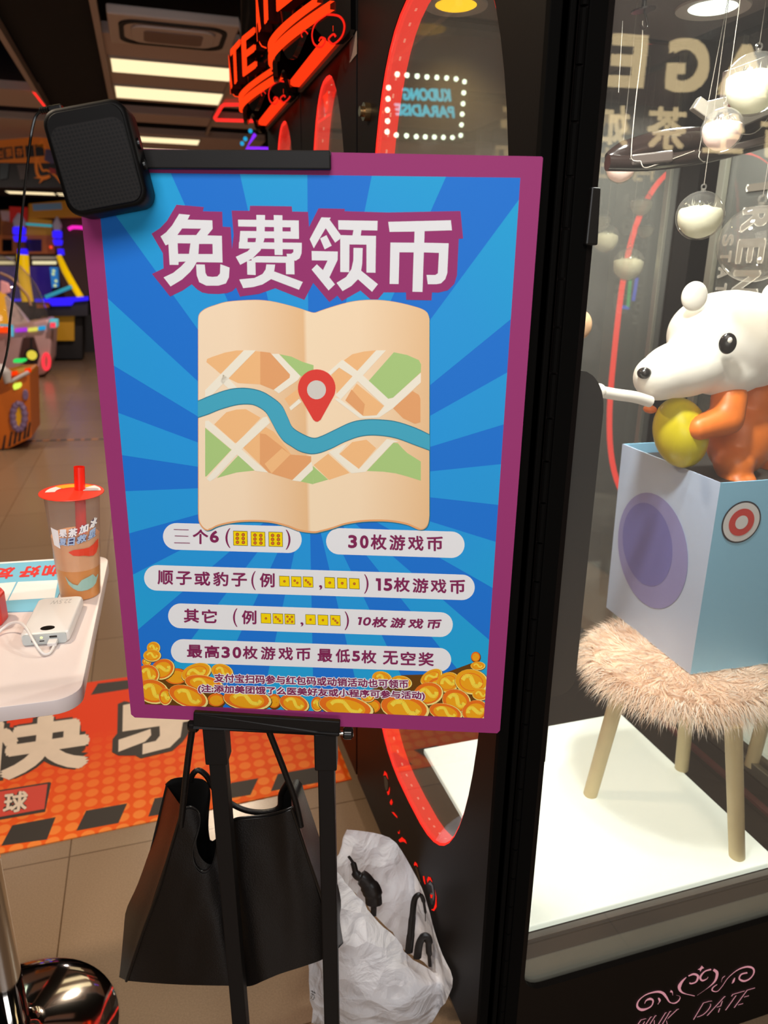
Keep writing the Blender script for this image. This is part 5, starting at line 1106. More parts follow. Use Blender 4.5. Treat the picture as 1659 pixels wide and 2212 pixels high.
def hair(p, d, L, w2, droop, mi):
    d = d.normalized(); side = d.cross(UP); side = side.normalized() if side.length > 1e-3 else HR; pts = []; q = p.copy(); v = d.copy(); rows = []
    for i in range(4):
        wi = w2 * (1 - i / 3.05); rows.append([q - side * wi, q + side * wi]); q = q + v * (L / 3); v = (v - UP * droop + Vector((rf.uniform(-1, 1), rf.uniform(-1, 1), rf.uniform(-1, 1))) * .12).normalized()
    g.grid(rows, mi)
for i in range(9000):
    a = rf.uniform(0, 2 * math.pi); top_ = rf.random() < .55
    if top_:
        r = SR * math.sqrt(rf.random()) * .98; p = seat_c + Vector((r * math.cos(a), r * math.sin(a), -.002)); cl_ = noise.noise(Vector((p.x * 28, p.y * 28, 3))) * 2.6 + a
        hair(p, Vector((math.cos(cl_) * .9, math.sin(cl_) * .9, .55)), rf.uniform(.018, .032), .0009, .35, 0 if rf.random() < .75 else 1)
    else:
        h = rf.uniform(-.046, -.004); p = seat_c + Vector((SR * .985 * math.cos(a), SR * .985 * math.sin(a), h)); t_ = a + rf.uniform(-.5, .5)
        hair(p, Vector((math.cos(t_), math.sin(t_), rf.uniform(-.5, .3))), rf.uniform(.026, .052), .0008, .42, 0 if rf.random() < .35 + (h + .046) * 8 else 1)
fur = g.build('fur_cover', [M_fur, M_furw], st, merge=False); fur['kind'] = 'stuff'

# pale blue carton on the stool
BZ = SZ + .002
cf, cl2, cr2 = onZ(1491, 1457, BZ), onZ(1309, 1312, BZ), onZ(1659, 1434, BZ)
ux = (cr2 - cf); ux.normalize(); uy = Vector((-ux.y, ux.x, 0)); Lb = (cl2 - cf).dot(uy); Wb = .245
BT = kz(1.10)
def bxp(u, v, z, fl=0):
    k = 1 + .03 * fl; return cf + ux * (Wb / 2 + (u - .5) * Wb * k) + uy * (Lb / 2 + (v - .5) * Lb * k) + UP * (z - BZ)
bo = thing('carton', 'pale blue cardboard carton standing on the fur seat with round emblems printed on it', 'box', cf)
M_cb = mat('carton_blue', '#98d2f4', .45); M_cl = mat('carton_lilac', '#b9cbe8', .4, vary=.06, vscale=9); M_cd = mat('carton_dark', '#2b2422', .5)
bt_z = BT
def wall(name, a, b, m, nrm, prints=()):
    g = G(); rows = []
    for j in range(9):
        z = BZ + (bt_z - BZ) * j / 8; r = []
        for i in range(9):
            u = a[0] + (b[0] - a[0]) * i / 8; v = a[1] + (b[1] - a[1]) * i / 8
            p = bxp(u, v, z, j / 8) + nrm * .0004 * math.sin(math.pi * i / 8) * math.sin(math.pi * j / 8); r.append(p)
        rows.append(r)
    g.grid(rows); g.grid([[p - nrm * .003 for p in r] for r in rows]); g.grid([rows[-1], [p - nrm * .003 for p in rows[-1]]])
    for lay, mi, ring in prints: g.flat(ring, mi, lambda u, v: bxp(a[0] + (b[0] - a[0]) * u, a[1] + (b[1] - a[1]) * u, BZ + (bt_z - BZ) * v, v) + nrm * (.0008 + .0004 * lay))
    return g.build(name, [m, mat('carton_purple', '#8f8fc6', .5), mat('carton_mauve', '#7474ba', .5), mat('badge_white', '#e6e4e6', .5), mat('badge_red', '#d8403a', .5), mat('badge_line', '#2c2530', .5)], bo, merge=False)
asp = Lb / (BT - BZ); aw = Wb / (BT - BZ)
ring = lambda u, v, r, a_: circ(u, v, r / a_, r, n=40)
def hring(u, v, r, a_, s): return [(u + r / a_ * math.cos(math.radians(t)), v + r * math.sin(math.radians(t))) for t in range(0 if s > 0 else 180, (181 if s > 0 else 361), 9)]
wall('left_side', (0, 0), (0, 1), M_cl, -ux, [(1, 1, ring(.55, .50, .31, asp)), (2, 2, ring(.60, .52, .225, asp))])
wall('front_side', (1, 0), (0, 0), M_cb, -uy, [(1, 5, ring(1 - .235, .80, .105, aw)), (2, 3, ring(1 - .235, .80, .097, aw)), (3, 4, ring(1 - .235, .80, .068, aw)), (4, 3, ring(1 - .235, .80, .034, aw))])
wall('right_side', (1, 1), (1, 0), M_cb, ux); wall('rear_side', (0, 1), (1, 1), M_cb, uy)
g = G(); g.quad(*[bxp(u, v, BT - .022, 1) for u, v in ((.02, .02), (.98, .02), (.98, .98), (.02, .98))]); g.build('inner_tray', M_cd, bo)
g = G(); g.quad(*[bxp(u, v, BZ + .001) for u, v in ((0, 0), (1, 0), (1, 1), (0, 1))]); g.build('base', M_cb, bo)

# plain vinyl toy animal (white head, orange body) sitting in the carton, hugging a yellow egg
M_vo = mat('vinyl_orange', '#ee7d2c', .42); M_vw = mat('vinyl_white', '#f6e9e2', .45); M_eye = mat('vinyl_black', '#1a1615', .2)
TZ = BT - .022
TY = 1.33 * K
def tq(x, y, dy=0): return onY(x, y, TY + dy)
toy = thing('toy_animal', 'vinyl toy animal with a plain white head and orange body sitting in the blue carton', 'toy', Vector((tq(1570, 1000).x, TY, TZ)))
def blob(name, parts, m, par, vox=.006, sm_=12):
    g = G()
    for c, r, R in parts: g.ball(c, r, 24, 16, R=R)
    o = g.build(name, m, par, smooth=True, merge=False)
    md = o.modifiers.new('fuse', 'REMESH'); md.mode = 'VOXEL'; md.voxel_size = vox; md.use_smooth_shade = True
    m2_ = o.modifiers.new('soften', 'SMOOTH'); m2_.iterations = sm_; m2_.factor = .6
    return o
s1 = (tq(1600, 700) - EYEP).dot(CF) / FPX        # metres per pixel at the toy
def rot(ax_, d): return Matrix.Rotation(math.radians(d), 3, ax_)
I3 = Matrix.Identity(3); vx = HR; VF = HF
def bead(p0, p1, r0, r1, k=7):
    return [(p0.lerp(p1, i / (k - 1)), r0 + (r1 - r0) * i / (k - 1), I3) for i in range(k)]
RB = Matrix((HR, HF, UP)).transposed()
head = [(tq(1590, 735), (150 * s1, 112 * s1, 104 * s1), RB @ rot(Vector((0, 1, 0)), 8)), (tq(1480, 795, -.012), (98 * s1, 74 * s1, 62 * s1), RB @ rot(Vector((0, 1, 0)), -12)), (tq(1425, 815, -.016), (56 * s1, 52 * s1, 50 * s1), RB), (tq(1560, 800, -.02), (95 * s1, 70 * s1, 55 * s1), RB)]
blob('head', head, M_vw, toy)
for x, y, dy in ((1500, 640, -.01), (1672, 640, .0)):
    g = G(); g.ball(tq(x, y, dy), (27 * s1, 14 * s1, 30 * s1), 20, 12, R=RB); g.build('ear', M_vw, toy, smooth=True)
fr = tq(1560, 745, -.10 * K * 1.0)
g = G(); g.ball(tq(1572, 742, -103 * s1), (17 * s1, 7 * s1, 21 * s1), 18, 12, R=RB @ rot(Vector((0, 0, 1)), -12)); ey_ = g.build('eye', M_eye, toy, smooth=True)
g = G(); g.ball(tq(1577, 735, -109 * s1), (5 * s1, 3 * s1, 6 * s1), 10, 8, R=RB); g.build('eye_glint', M_vw, ey_, smooth=True)
g = G(); g.ball(tq(1392, 806, -.03), (15 * s1, 13 * s1, 12 * s1), 18, 12, R=RB); g.build('nose', M_eye, toy, smooth=True)
bodyp = [(tq(1600, 950), (76 * s1, 66 * s1, 84 * s1), RB), (tq(1630, 860, .01), (64 * s1, 56 * s1, 66 * s1), RB)] + bead(tq(1575, 860, -.045), tq(1570, 905, -.06), 38 * s1, 36 * s1, 4) + bead(tq(1570, 905, -.06), tq(1508, 925, -.055), 36 * s1, 27 * s1, 6) + [(tq(1585, 1000, -.03), (44 * s1, 50 * s1, 40 * s1), RB), (tq(1592, 1032, -.045), (40 * s1, 52 * s1, 16 * s1), RB), (tq(1680, 1010, .0), (50 * s1, 50 * s1, 40 * s1), RB)]
blob('body', bodyp, M_vo, toy, .005, 10)
g = G(); g.ball(tq(1404, 884, .03), (14 * s1, 20 * s1, 9 * s1), 14, 10, R=RB); g.build('paw', M_vo, toy, smooth=True)
eg = G(); ec = tq(1470, 935, -.012); eg.v = []; eg.ball(ec, (57 * s1, 57 * s1, 80 * s1), 32, 20, R=RB @ rot(Vector((0, 1, 0)), -20))
tag(eg.build('yellow_egg', mat('egg_yellow', '#dccb22', .28, vary=.12, vscale=14), smooth=True), 'glossy yellow egg held by the vinyl toy on the blue carton', 'egg')

# clear balls on threads
M_clear = glass('ball_plastic', '#f6f3ee', 1.0, haze=.05, ior=1.35); M_fe = mat('feather_pale', '#e9ead6', .8, alpha=.75); M_fep = mat('feather_pink', '#efd8d2', .8, alpha=.75); M_thr = mat('thread_pale', '#7d756c', .5)
CEIL = kz(2.055)
def bauble(x, y, rpx, Y, fill, label, cut=False, feather=True):
    c = onY(x, y, Y); r = rpx * (c - EYEP).dot(CF) / FPX
    t = thing('hanging_ball', label, 'ornament', c, 'clear plastic balls on threads')
    g = G(); g.ball(c, r, 28, 18); g.build('shell', M_clear, t, smooth=True)
    g = G(); g.tube([c + UP * r * .97, c + UP * r * 1.08], r * .10, 10); k = [c + UP * r * 1.15 + (HR * math.cos(a) + UP * math.sin(a)) * r * .10 for a in (2 * math.pi * i / 12 for i in range(12))]; g.tube(k, r * .035, 6, closed=True); g.build('hanging_loop', M_clear, t, smooth=True)
    if fill:
        g = G(); rr = random.Random(int(x)); rows = []
        lev = .05
        prof = [(0.001, -.965)] + [(.965 * math.cos(a), .965 * math.sin(a)) for a in (math.radians(-80 + 92 * i / 8) for i in range(9))] + [(.82, .30), (.6, .36), (.4, .42), (.2, .38), (.001, .40)]
        g.lathe([(q * r, z * r) for q, z in prof], c, 24)
        g.v = [c + (p - c) * min(.985 / max(1e-6, min(1, 1)), .95 + (.03 + .30 * max(0, (p - c).z / r + .1)) * noise.noise((p - c) / r * 3.2 + c * 9)) for p in g.v]
        for i in range(110):
            a = rr.uniform(0, 6.28); q = c + Vector((math.cos(a) * r * rr.uniform(.1, .7), math.sin(a) * r * rr.uniform(.1, .7), rr.uniform(.1, .45) * r)); d = Vector((rr.uniform(-1, 1), rr.uniform(-1, 1), rr.uniform(.2, 1.2))).normalized(); sd = d.cross(UP).normalized() * r * .012; L = r * .3
            g.add([q - sd, q + sd, q + d * L], [(0, 1, 2)])
        f_ = g.build('feather_filling', fill, t, smooth=True, merge=False)
    g = G(); g.tube([c + UP * r * 1.22, Vector((c.x, c.y, CEIL))], .0006, 5); g.build('thread', M_thr, t)
    return t
bauble(1512, 466, 50, 1.30 * K, M_fe, 'largest feather-filled clear ball hanging in the middle of the machine')
bauble(1560, 281, 44, 1.22 * K, M_fep, 'pink-tinged clear ball with feathers hanging in front of the black claw rig')
bauble(1628, 182, 62, 1.26 * K, M_fe, 'feather-filled clear ball hanging highest at the right edge of the picture')
bauble(1341, 361, 33, 1.50 * K, M_fep, 'half hidden clear ball hanging below the left end of the claw rig')
bauble(1632, 528, 78, 1.20 * K, None, 'empty clear ball hanging at the right edge below the others')
bauble(1386, 441, 25, 2.1 * K, M_fe, 'small pale ball seen through the back glass next to the red-lit arc')
bauble(1395, 496, 18, 2.3 * K, M_fe, 'smallest pale green ball seen through the back glass')
bauble(1308, 516, 29, 2.0 * K, M_fe, 'ball with feathers seen through the back glass beside the latch block')
bauble(1296, 476, 24, 2.25 * K, M_fe, 'ball half hidden behind another one beside the latch block')
bauble(1357, 572, 34, 1.95 * K, M_fe, 'clear ball in front of the red-lit arc seen through the back glass')

# claw rig: glossy black curved arm with wires
rg = thing('claw_rig', 'glossy black curved arm of the claw rig hanging on pale wires', 'claw rig', tq(1480, 320))
RY = 1.35 * K
P_ = lambda x, y, d=0: onY(x, y, RY + d)
M_rig = mat('rig_black', '#1a1210', .15)
g = G(); sp_ = spline([P_(1312, 344), P_(1360, 330), P_(1420, 312), P_(1480, 304), P_(1540, 303), P_(1600, 300), P_(1650, 280), P_(1720, 250)], 8); n = len(sp_)
g.tube(sp_, [.010 + .012 * min(1, i / 6) for i in range(n)], 16, flatten=.8); 
g.tube(spline([P_(1312, 352, -.01), P_(1400, 352, -.02), P_(1500, 340, -.02), P_(1600, 318, -.01), P_(1720, 285)], 8), .013, 14); g.build('arm', M_rig, rg, smooth=True, angle=60)
g = G(); g.box(P_(1405, 343, -.03), (.035, .012, .009), RB @ rot(Vector((0, 1, 0)), -6)); g.box(P_(1600, 318, .0), (.10, .05, .006), RB @ rot(Vector((0, 1, 0)), -14)); g.build('carriage', mat('rig_dark_grey', '#3b332f', .3), rg, bev=.003)
g = G(); g.tube(spline([P_(1388, 45), P_(1386, 110), P_(1373, 220), P_(1364, 320, -.02), P_(1366, 345, -.03), P_(1384, 348, -.04)], 6), .0009, 6); g.tube(spline([P_(1384, 348, -.04), P_(1392, 362, -.045), P_(1420, 355, -.04), P_(1500, 326, -.03)], 5), .0009, 6); g.tube(spline([P_(1512, 327, -.03), P_(1510, 340, -.035), P_(1520, 350, -.03), P_(1528, 345, -.02)], 5), .0009, 6); g.tube(spline([P_(1600, 290, -.03), P_(1640, 280, -.04), P_(1700, 190, -.04)], 5), .0009, 6)
g.build('wire', M_thr, rg, smooth=True)
g = G(); g.tube([P_(1390, 24), P_(1390, 20)], .020, 18); k = spline([P_(1391, 24), P_(1396, 40), P_(1398, 58), P_(1390, 64), P_(1385, 55)], 5); g.tube(k, .0018, 8); g.tube([P_(1390, 22), Vector((P_(1390, 22).x, RY, CEIL))], .004, 8); g.build('ceiling_hook', M_rig, rg, smooth=True, angle=50)
g = G(); g.box(P_(1522, 238), (.022, .010, .011), RB @ rot(Vector((0, 1, 0)), 30)); g.box(P_(1545, 232, .01), (.018, .010, .012), RB @ rot(Vector((0, 1, 0)), -12)); g.box(P_(1640, 245, .02), (.06, .02, .014), RB @ rot(Vector((0, 1, 0)), -18)); g.build('bracket', mat('rig_metal', '#9b948a', .4, metal=.6), rg, bev=.002)
g = G(); q = [P_(1578, 150, .06), P_(1660, 120, .06), P_(1700, 118, .06), P_(1700, 212, .06), P_(1568, 235, .06)]; g.prism(q, (0, .02, 0), 0); g.quad(P_(1569, 222, .0595), P_(1700, 195, .0595), P_(1700, 206, .0595), P_(1568, 233, .0595), 1); g.build('motor_cover', [mat('cover_lilac', '#b7a9a8', .4), mat('cover_red', '#8c2333', .4)], rg)
g = G(); g.tube([P_(1510, 327, -.03), Vector((P_(1510, 327).x, RY - .03, CEIL))], .0006, 5); g.tube([P_(1345, 45), P_(1336, 200)], .0005, 5); g.build('thread', M_thr, rg)
g = G(); g.tube([P_(1440, 60), Vector((P_(1440, 60).x, RY, CEIL))], .0008, 5)

# downlights in the machine ceiling
M_rimw = mat('downlight_rim', '#b5aca4', .4)
def downlight(x, y, r, m, label):
    c = onZ(x, y, CEIL); c.z = CEIL
    t = thing('downlight', label, 'ceiling light', c, 'round lamps in the machine ceiling')
    g = G(); g.lathe([(r * .66, -.001), (r, -.004), (r * 1.02, -.001), (r * 1.02, 0)], c, 40); g.build('rim', M_rimw, t, smooth=True)
    g = G(); g.lathe([(0, -.0035), (r * .6, -.003), (r * .67, -.001)], c, 32); g.build('lens', m, t, smooth=True)
downlight(985, 10, .062, glow('lens_amber', '#ffc21a', 2.2), 'amber round downlight in the machine ceiling behind the oval window')
downlight(1540, 16, .070, glow('lens_white', '#f2fff2', 4.0), 'white round downlight in the machine ceiling above the hanging balls')
# second stool in the back-row machine
fs = [onZ(1622, 1655, ZF), onZ(1745, 1600, ZF), onZ(1700, 1560, ZF)]
st2 = thing('fur_stool', 'stool of the back machine, one pale leg seen through the partition at the right edge', 'stool', fs[0] + Vector((.12, .05, 0)))
for f_ in fs: 
    cc = (fs[0] + fs[1] + fs[2]) / 3; leg(f_, f_ + (cc - f_) * .35 + UP * .33, st2)
cc = (fs[0] + fs[1] + fs[2]) / 3
g = G(); g.lathe([(0, .30), (.13, .30), (.16, .33), (.14, .36), (0, .365)], cc, 32); g.build('seat', M_furw, st2, smooth=True)
# rounded pale toys behind the console
g = G(); g.ball(onY(1255, 702, 1.6 * K), (26 * s1, 26 * s1, 34 * s1), 20, 14); tag(g.build('beige_ball', mat('toy_beige', '#caa27c', .6), smooth=True), 'beige round thing peeking out behind the window frame above the console', 'toy')
g = G(); g.tube(spline([onY(1297, 846, 1.28 * K), onY(1330, 852, 1.28 * K), onY(1372, 858, 1.28 * K), onY(1405, 868, 1.28 * K)], 4), .0105, 12); g.ball(onY(1292, 846, 1.28 * K), .015, 14, 10); tag(g.build('white_stick', M_vw, smooth=True), 'white rod held out in front of the toy towards the console', 'stick')

# ================================================================ lit shop sign across the mall (behind the viewer; seen mirrored in the machine's side glass)
GY = ya + .013; SGY = -3.0; VY = 2 * GY - SGY
def mir(x, y): p = onY(x, y, VY); return Vector((p.x, SGY, p.z))
M_beige = glow('sign_beige', '#e8cf9c', 7.0)
t = thing('shop_sign', 'dark shop fascia with big beige lit letters, mirrored in the machine glass', 'sign', (4.2, SGY - .05, 2.0))
g = G(); g.bx(2.2, 6.6, SGY - .10, SGY - .03, 2.05, 3.35); g.build('fascia', mat('fascia_brown', '#2a231e', .7), t)
for ch, q, bd in (('E', ((1402, 77), (1322.7, 71), (1309.7, 187), (1389, 191)), .07), ('G', ((1538, 83), (1446, 81), (1435, 199), (1527.5, 201)), .06), ('A', ((1666, 98), (1560, 94), (1548, 204), (1655, 211)), .06),
                  ('如', ((1362, 229), (1295, 226), (1290, 315), (1355, 316)), .03), ('茶', ((1486, 233), (1401, 229), (1394, 322), (1480, 326)), .03), ('生', ((1612, 246), (1523, 238), (1517, 330), (1604, 332)), .03), ('有', ((1735, 258), (1645, 250), (1640, 340), (1727, 345)), .03)):
    g = G(); letter(g, ch, q, lambda x, y, l=0: mir(x, y) + Vector((0, .002 + l * .02, 0)), 0, bd * .75, 0, 4); g.build('sign_letter', M_beige, t, merge=False)
g = G(); g.bx(2.2, 6.6, SGY - .14, SGY - .10, 0, 2.05); struct(g.build('wall_shopfront', mat('shopfront', '#241d1a', .4)))

# bulb-framed sign over the aisle, out of frame at left; seen mirrored in the oval window
GX = XF + .004; KY = 8.0
def mirx(x, y, d=0): p = onY(x, y, KY); return Vector((2 * GX - p.x, KY - d, p.z))
t = thing('marquee_sign', 'teal neon word sign framed by round bulbs, mirrored in the oval window', 'sign', mirx(920, 300))
q = [mirx(x, y) for x, y in ((838, 152), (1014, 164), (1004, 308), (826, 302))]
g = G(); g.prism(q, (0, .05, 0)); g.build('board', mat('marquee_board', '#1d1513', .6), t)
M_bulb = glow('bulb_white', '#eaffe0', 9.0)
for x, y in ((878, 163), (857, 161), (900, 165), (921, 167), (942.5, 168), (963.5, 169), (984, 171), (1002, 177), (1000.5, 201), (999, 224.5), (997, 247), (995.5, 270), (994, 293), (976, 297.5), (956.5, 297), (937, 296.5), (917.5, 296), (898, 295.5), (877, 293.5), (855, 292), (838, 190), (837, 214), (836, 238), (836, 262), (835, 285)):
    g = G(); g.ball(mirx(x, y, .012), .021, 12, 8); g.build('bulb', M_bulb, t, smooth=True)
M_teal = glow('neon_teal', '#2ab0c8', 3.2)
for txt, q in (('KUDONG', ((971, 192), (867, 190), (870, 217), (974, 221))), ('PARADISE', ((979, 230), (850, 223), (854, 250), (982, 256)))):
    g = G(); letter(g, txt, q, lambda x, y, l=0: mirx(x, y, .01 + l * .02), 0, .06, 0, 6); g.build('neon_word', M_teal, t, merge=False)
g = G(); a, b = q_ = (mirx(850, 160), mirx(990, 170))
for p in (a, b): g.tube([p + Vector((0, .03, 0)), Vector((p.x, p.y + .03, 3.5))], .008, 6)
g.build('hanging_rod', M_frame, t)

# ================================================================ far end of the arcade
def slab(g, pts, Y, d, mi=0):
    q = [onY(x, y, Y) for x, y in pts]
    for p in q: p.z = max(p.z, 0)
    g.prism(q, (0, d, 0), mi)
def rc(x0, y0, x1, y1, sk=0): return [(x0, y0), (x1, y0 + sk), (x1, y1 + sk), (x0, y1)]
def part(name, pts, Y, d, m, par, **k):
    g = G(); slab(g, pts, Y, d); return g.build(name, m, par, **k)
c_ = lambda n, h, r=.5, **k: mat(n, h, r, **k)
# orange hanging banner with pictures below
YB = 9.0
bn = thing('banner', 'orange hanging banner with black character squares above dark picture boards', 'banner', onY(60, 405, YB))
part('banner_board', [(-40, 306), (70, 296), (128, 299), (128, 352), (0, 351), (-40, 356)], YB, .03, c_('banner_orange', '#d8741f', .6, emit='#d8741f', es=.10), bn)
for x, y, ch in ((-12, 321, '出'), (8, 319, '票'), (31, 317, '存'), (54, 315, ''), (75, 313, '')):
    g = G(); slab(g, [(x, y), (x + 18, y - 2), (x + 21, y + 23), (x + 2, y + 25)], YB - .01, .01)
    if ch: letter(g, ch, ((x + 3, y + 3), (x + 17, y + 1), (x + 19, y + 20), (x + 5, y + 22)), lambda a, b, l=0: onY(a, b, YB - .012 - l * .001), 1, .02, 0, 6)
    g.build('character_square', [c_('banner_black', '#171010'), c_('banner_orange', '#d8741f')], bn, merge=False)
part('picture_board', [(-40, 356), (78, 349), (165, 350), (165, 404), (-40, 404)], YB + .03, .03, c_('board_black', '#120d0c'), bn)
part('picture', [(0, 352), (20, 352), (16, 385), (0, 388)], YB, .02, c_('picture_slate', '#3a4a52'), bn); part('picture', [(36, 356), (60, 355), (58, 388), (44, 388)], YB, .02, c_('picture_grey', '#5a4f4c'), bn)
g = G()
for w, P in ((3.2, [(82, 330), (78, 355), (82, 378), (95, 385), (108, 380)]), (2.2, [(84, 350), (92, 368), (102, 368), (118, 378), (132, 395)])):
    S = [(p.x, p.y) for p in spline(P, 6)]; g.stroke(S, w, lambda x, y: onY(x, y, YB - .005))
for P in ([(72, 384), (106, 378), (84, 397), (88, 386)], [(75, 320), (90, 300), (100, 322), (82, 316)]): slab(g, P, YB - .01, .008)
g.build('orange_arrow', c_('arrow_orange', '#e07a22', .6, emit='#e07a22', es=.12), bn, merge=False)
part('cap_shape', [(98, 322), (120, 324), (124, 350), (112, 354), (96, 346)], YB - .01, .02, c_('cap_violet', '#5b5280'), bn); part('tongue_shape', [(106, 362), (120, 365), (121, 376), (108, 374)], YB - .01, .02, c_('tongue_red', '#b02323'), bn)

# dance machine with yellow posts
YD = 13.8
dm = thing('dance_machine', 'large arcade machine with blue topped yellow posts and a blue lit platform edge', 'arcade machine', Vector((onY(90, 740, YD).x, YD + .5, 0)))
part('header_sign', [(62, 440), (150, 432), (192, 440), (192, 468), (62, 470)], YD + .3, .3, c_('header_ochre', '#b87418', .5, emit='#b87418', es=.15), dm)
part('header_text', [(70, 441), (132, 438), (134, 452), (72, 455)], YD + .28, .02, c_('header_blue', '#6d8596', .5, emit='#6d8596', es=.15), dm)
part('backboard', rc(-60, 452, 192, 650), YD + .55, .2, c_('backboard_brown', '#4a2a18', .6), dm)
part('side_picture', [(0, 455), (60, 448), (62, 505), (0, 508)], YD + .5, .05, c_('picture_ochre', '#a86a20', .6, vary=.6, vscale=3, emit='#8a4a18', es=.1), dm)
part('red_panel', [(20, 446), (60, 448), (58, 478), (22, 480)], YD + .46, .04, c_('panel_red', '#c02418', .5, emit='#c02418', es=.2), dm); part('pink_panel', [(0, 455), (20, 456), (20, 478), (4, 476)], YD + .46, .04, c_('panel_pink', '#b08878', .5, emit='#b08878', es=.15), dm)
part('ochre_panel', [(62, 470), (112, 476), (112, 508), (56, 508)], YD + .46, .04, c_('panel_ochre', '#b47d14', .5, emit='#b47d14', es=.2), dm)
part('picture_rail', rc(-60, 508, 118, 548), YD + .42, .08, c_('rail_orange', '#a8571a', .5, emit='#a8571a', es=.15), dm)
for x0, x1, col in ((5, 26, '#120a10'), (56, 90, '#33234a')): part('screen', rc(x0, 517, x1, 543), YD + .38, .04, c_('screen' + col[1:], col, .15), dm)
g = G(); g.ball(onY(110, 534, YD + .36), .025, 10, 8); g.build('red_lamp', glow('lamp_red', '#ff4a2a', 1.1), dm)
M_bl = glow('led_blue', '#3420ff', 1.1)
for xs, top in (((27, 51), 466), ((113, 131), 474)):
    x0, x1 = xs; m_ = (x0 + x1) / 2
    part('lamp_head', [(x0 + 2, top + 24), (x0, top + 10), (m_, top - 8), (x1, top + 10), (x1 - 2, top + 24)], YD, .25, c_('lamp_lilac', '#a99aa8', .4, emit='#a99aa8', es=.12), dm, bev=.02)
    part('blue_collar', rc(x0, top + 24, x1, top + 40), YD - .02, .28, M_bl, dm, bev=.02); part('blue_collar', [(x0, top + 43), (x1 + 2, top + 43), (x1, top + 56), (x0 + 4, top + 56)], YD - .02, .28, M_bl, dm, bev=.02)
    part('post_neck', [(x0 + 8, top + 56), (x1, top + 56), (x1 + 2, top + 70), (x0 + 10, top + 70)], YD, .22, c_('neck_brown', '#6e3a1a', .5), dm); part('blue_collar', [(x0 + 11, 538), (x1 + 3, 537), (x1 + 5, 550), (x0 + 12, 550)], YD - .02, .28, M_bl, dm)
M_yel = c_('post_yellow', '#ffd400', .4, emit='#ffc800', es=.45)  # posts are no lamps; emission added to make the yellow brighter
g = G(); g.tube([onY(49, 550, YD), onY(52, 600, YD), onY(60, 652, YD)], .088, 16); g.build('yellow_post', M_yel, dm, smooth=True)
g = G(); g.tube([onY(127, 553, YD), onY(141, 585, YD - .1), onY(156, 612, YD - .25), onY(174, 642, YD - .4)], [.042, .055, .055, .05], 16); g.build('yellow_post', M_yel, dm, smooth=True)
M_wl = glow('light_bar_white', '#eee0b0', 1.0)
for x0, x1 in ((-40, 31), (68, 121)):
    part('light_bar', rc(x0, 554, x1, 560), YD + .3, .06, c_('bar_dim', '#8a7d68', .4, emit='#b4a684', es=.3), dm); part('light_bar', rc(x0 + 2, 564, x1, 571), YD + .28, .06, M_wl, dm)
part('blue_screen', rc(-60, 575, 112, 645), YD + .4, .08, c_('screen_violet', '#20124a', .2, emit='#2a14a0', es=.25, vary=.5, vscale=4), dm)
part('blue_column', [(107, 577), (124, 577), (126, 620), (112, 622)], YD + .1, .2, c_('column_blue', '#1f78c8', .3, emit='#1f78c8', es=.4), dm)
for x, y in ((116, 585), (115, 592), (121, 607), (119, 617)):
    g = G(); g.ball(onY(x, y, YD + .08), .024, 10, 8); g.build('column_button', glow('button_pale', '#cfe0a0', .9), dm)
part('platform_edge', [(75, 646), (190, 641), (190, 649), (160, 652), (154, 660), (112, 661), (106, 653), (75, 652)], YD - .45, .12, M_bl, dm); part('platform_edge', rc(10, 646, 43, 651), YD - .45, .12, M_bl, dm)
part('platform', [(78, 652), (190, 650), (190, 682), (75, 684)], YD - .35, .6, c_('platform_dark', '#15121c', .5), dm); part('orange_panel', [(77, 653), (108, 653), (106, 664), (80, 666)], YD - .38, .03, c_('rail_orange', '#a8571a'), dm)
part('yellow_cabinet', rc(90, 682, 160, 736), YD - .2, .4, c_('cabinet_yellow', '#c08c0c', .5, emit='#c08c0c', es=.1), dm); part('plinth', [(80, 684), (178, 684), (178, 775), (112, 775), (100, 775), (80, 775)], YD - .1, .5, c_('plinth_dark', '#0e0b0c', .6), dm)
part('plinth', [(-60, 652), (75, 652), (75, 775), (-60, 775)], YD - .1, .5, c_('plinth_brown', '#2a1c18', .6), dm)
g = G(); g.tube([onY(98, 642, YD - .5), onY(155, 619, YD - .5)], .03, 10); g.build('teal_rail', c_('rail_teal', '#2f9cb4', .3, emit='#2f9cb4', es=.45), dm)
g = G(); g.tube([onY(56, 484, YD + .2), onY(112, 488, YD + .2)], .02, 8); g.build('teal_tube', glow('tube_teal', '#3fb0c0', .6), dm)
sb = thing('control_stand', 'dark upright cabinet with a white light strip standing right of the yellow posts', 'arcade machine', Vector((onY(160, 740, YD + 1.15).x, YD + 1.15, 0)))
part('cabinet', [(128, 500), (165, 505), (172, 780), (140, 780)], YD + 1.15, .4, c_('stand_grey', '#4c4640', .5), sb); part('screen', rc(134, 520, 158, 545), YD + 1.13, .02, c_('screen_black', '#0a0808', .2), sb); part('display', rc(140, 540, 156, 556), YD + 1.12, .02, c_('display_pink', '#e08a90', .4, emit='#e08a90', es=.4), sb)
part('light_strip', [(165, 528), (171, 528), (177, 585), (171, 585)], YD + 1.05, .05, glow('strip_warm', '#f2e6cf', .85), sb); part('blue_light', rc(173, 541, 182, 551), YD + 1.05, .05, glow('light_azure', '#3aa0ff', .9), sb); part('light_strip', [(171, 588), (176, 588), (180, 612), (175, 612)], YD + 1.05, .05, glow('strip_violet', '#8a4ab0', .6), sb)
part('side_wall', [(172, 505), (215, 505), (215, 780), (182, 780)], YD + 1.25, .3, c_('stand_dark', '#171212', .5), sb)
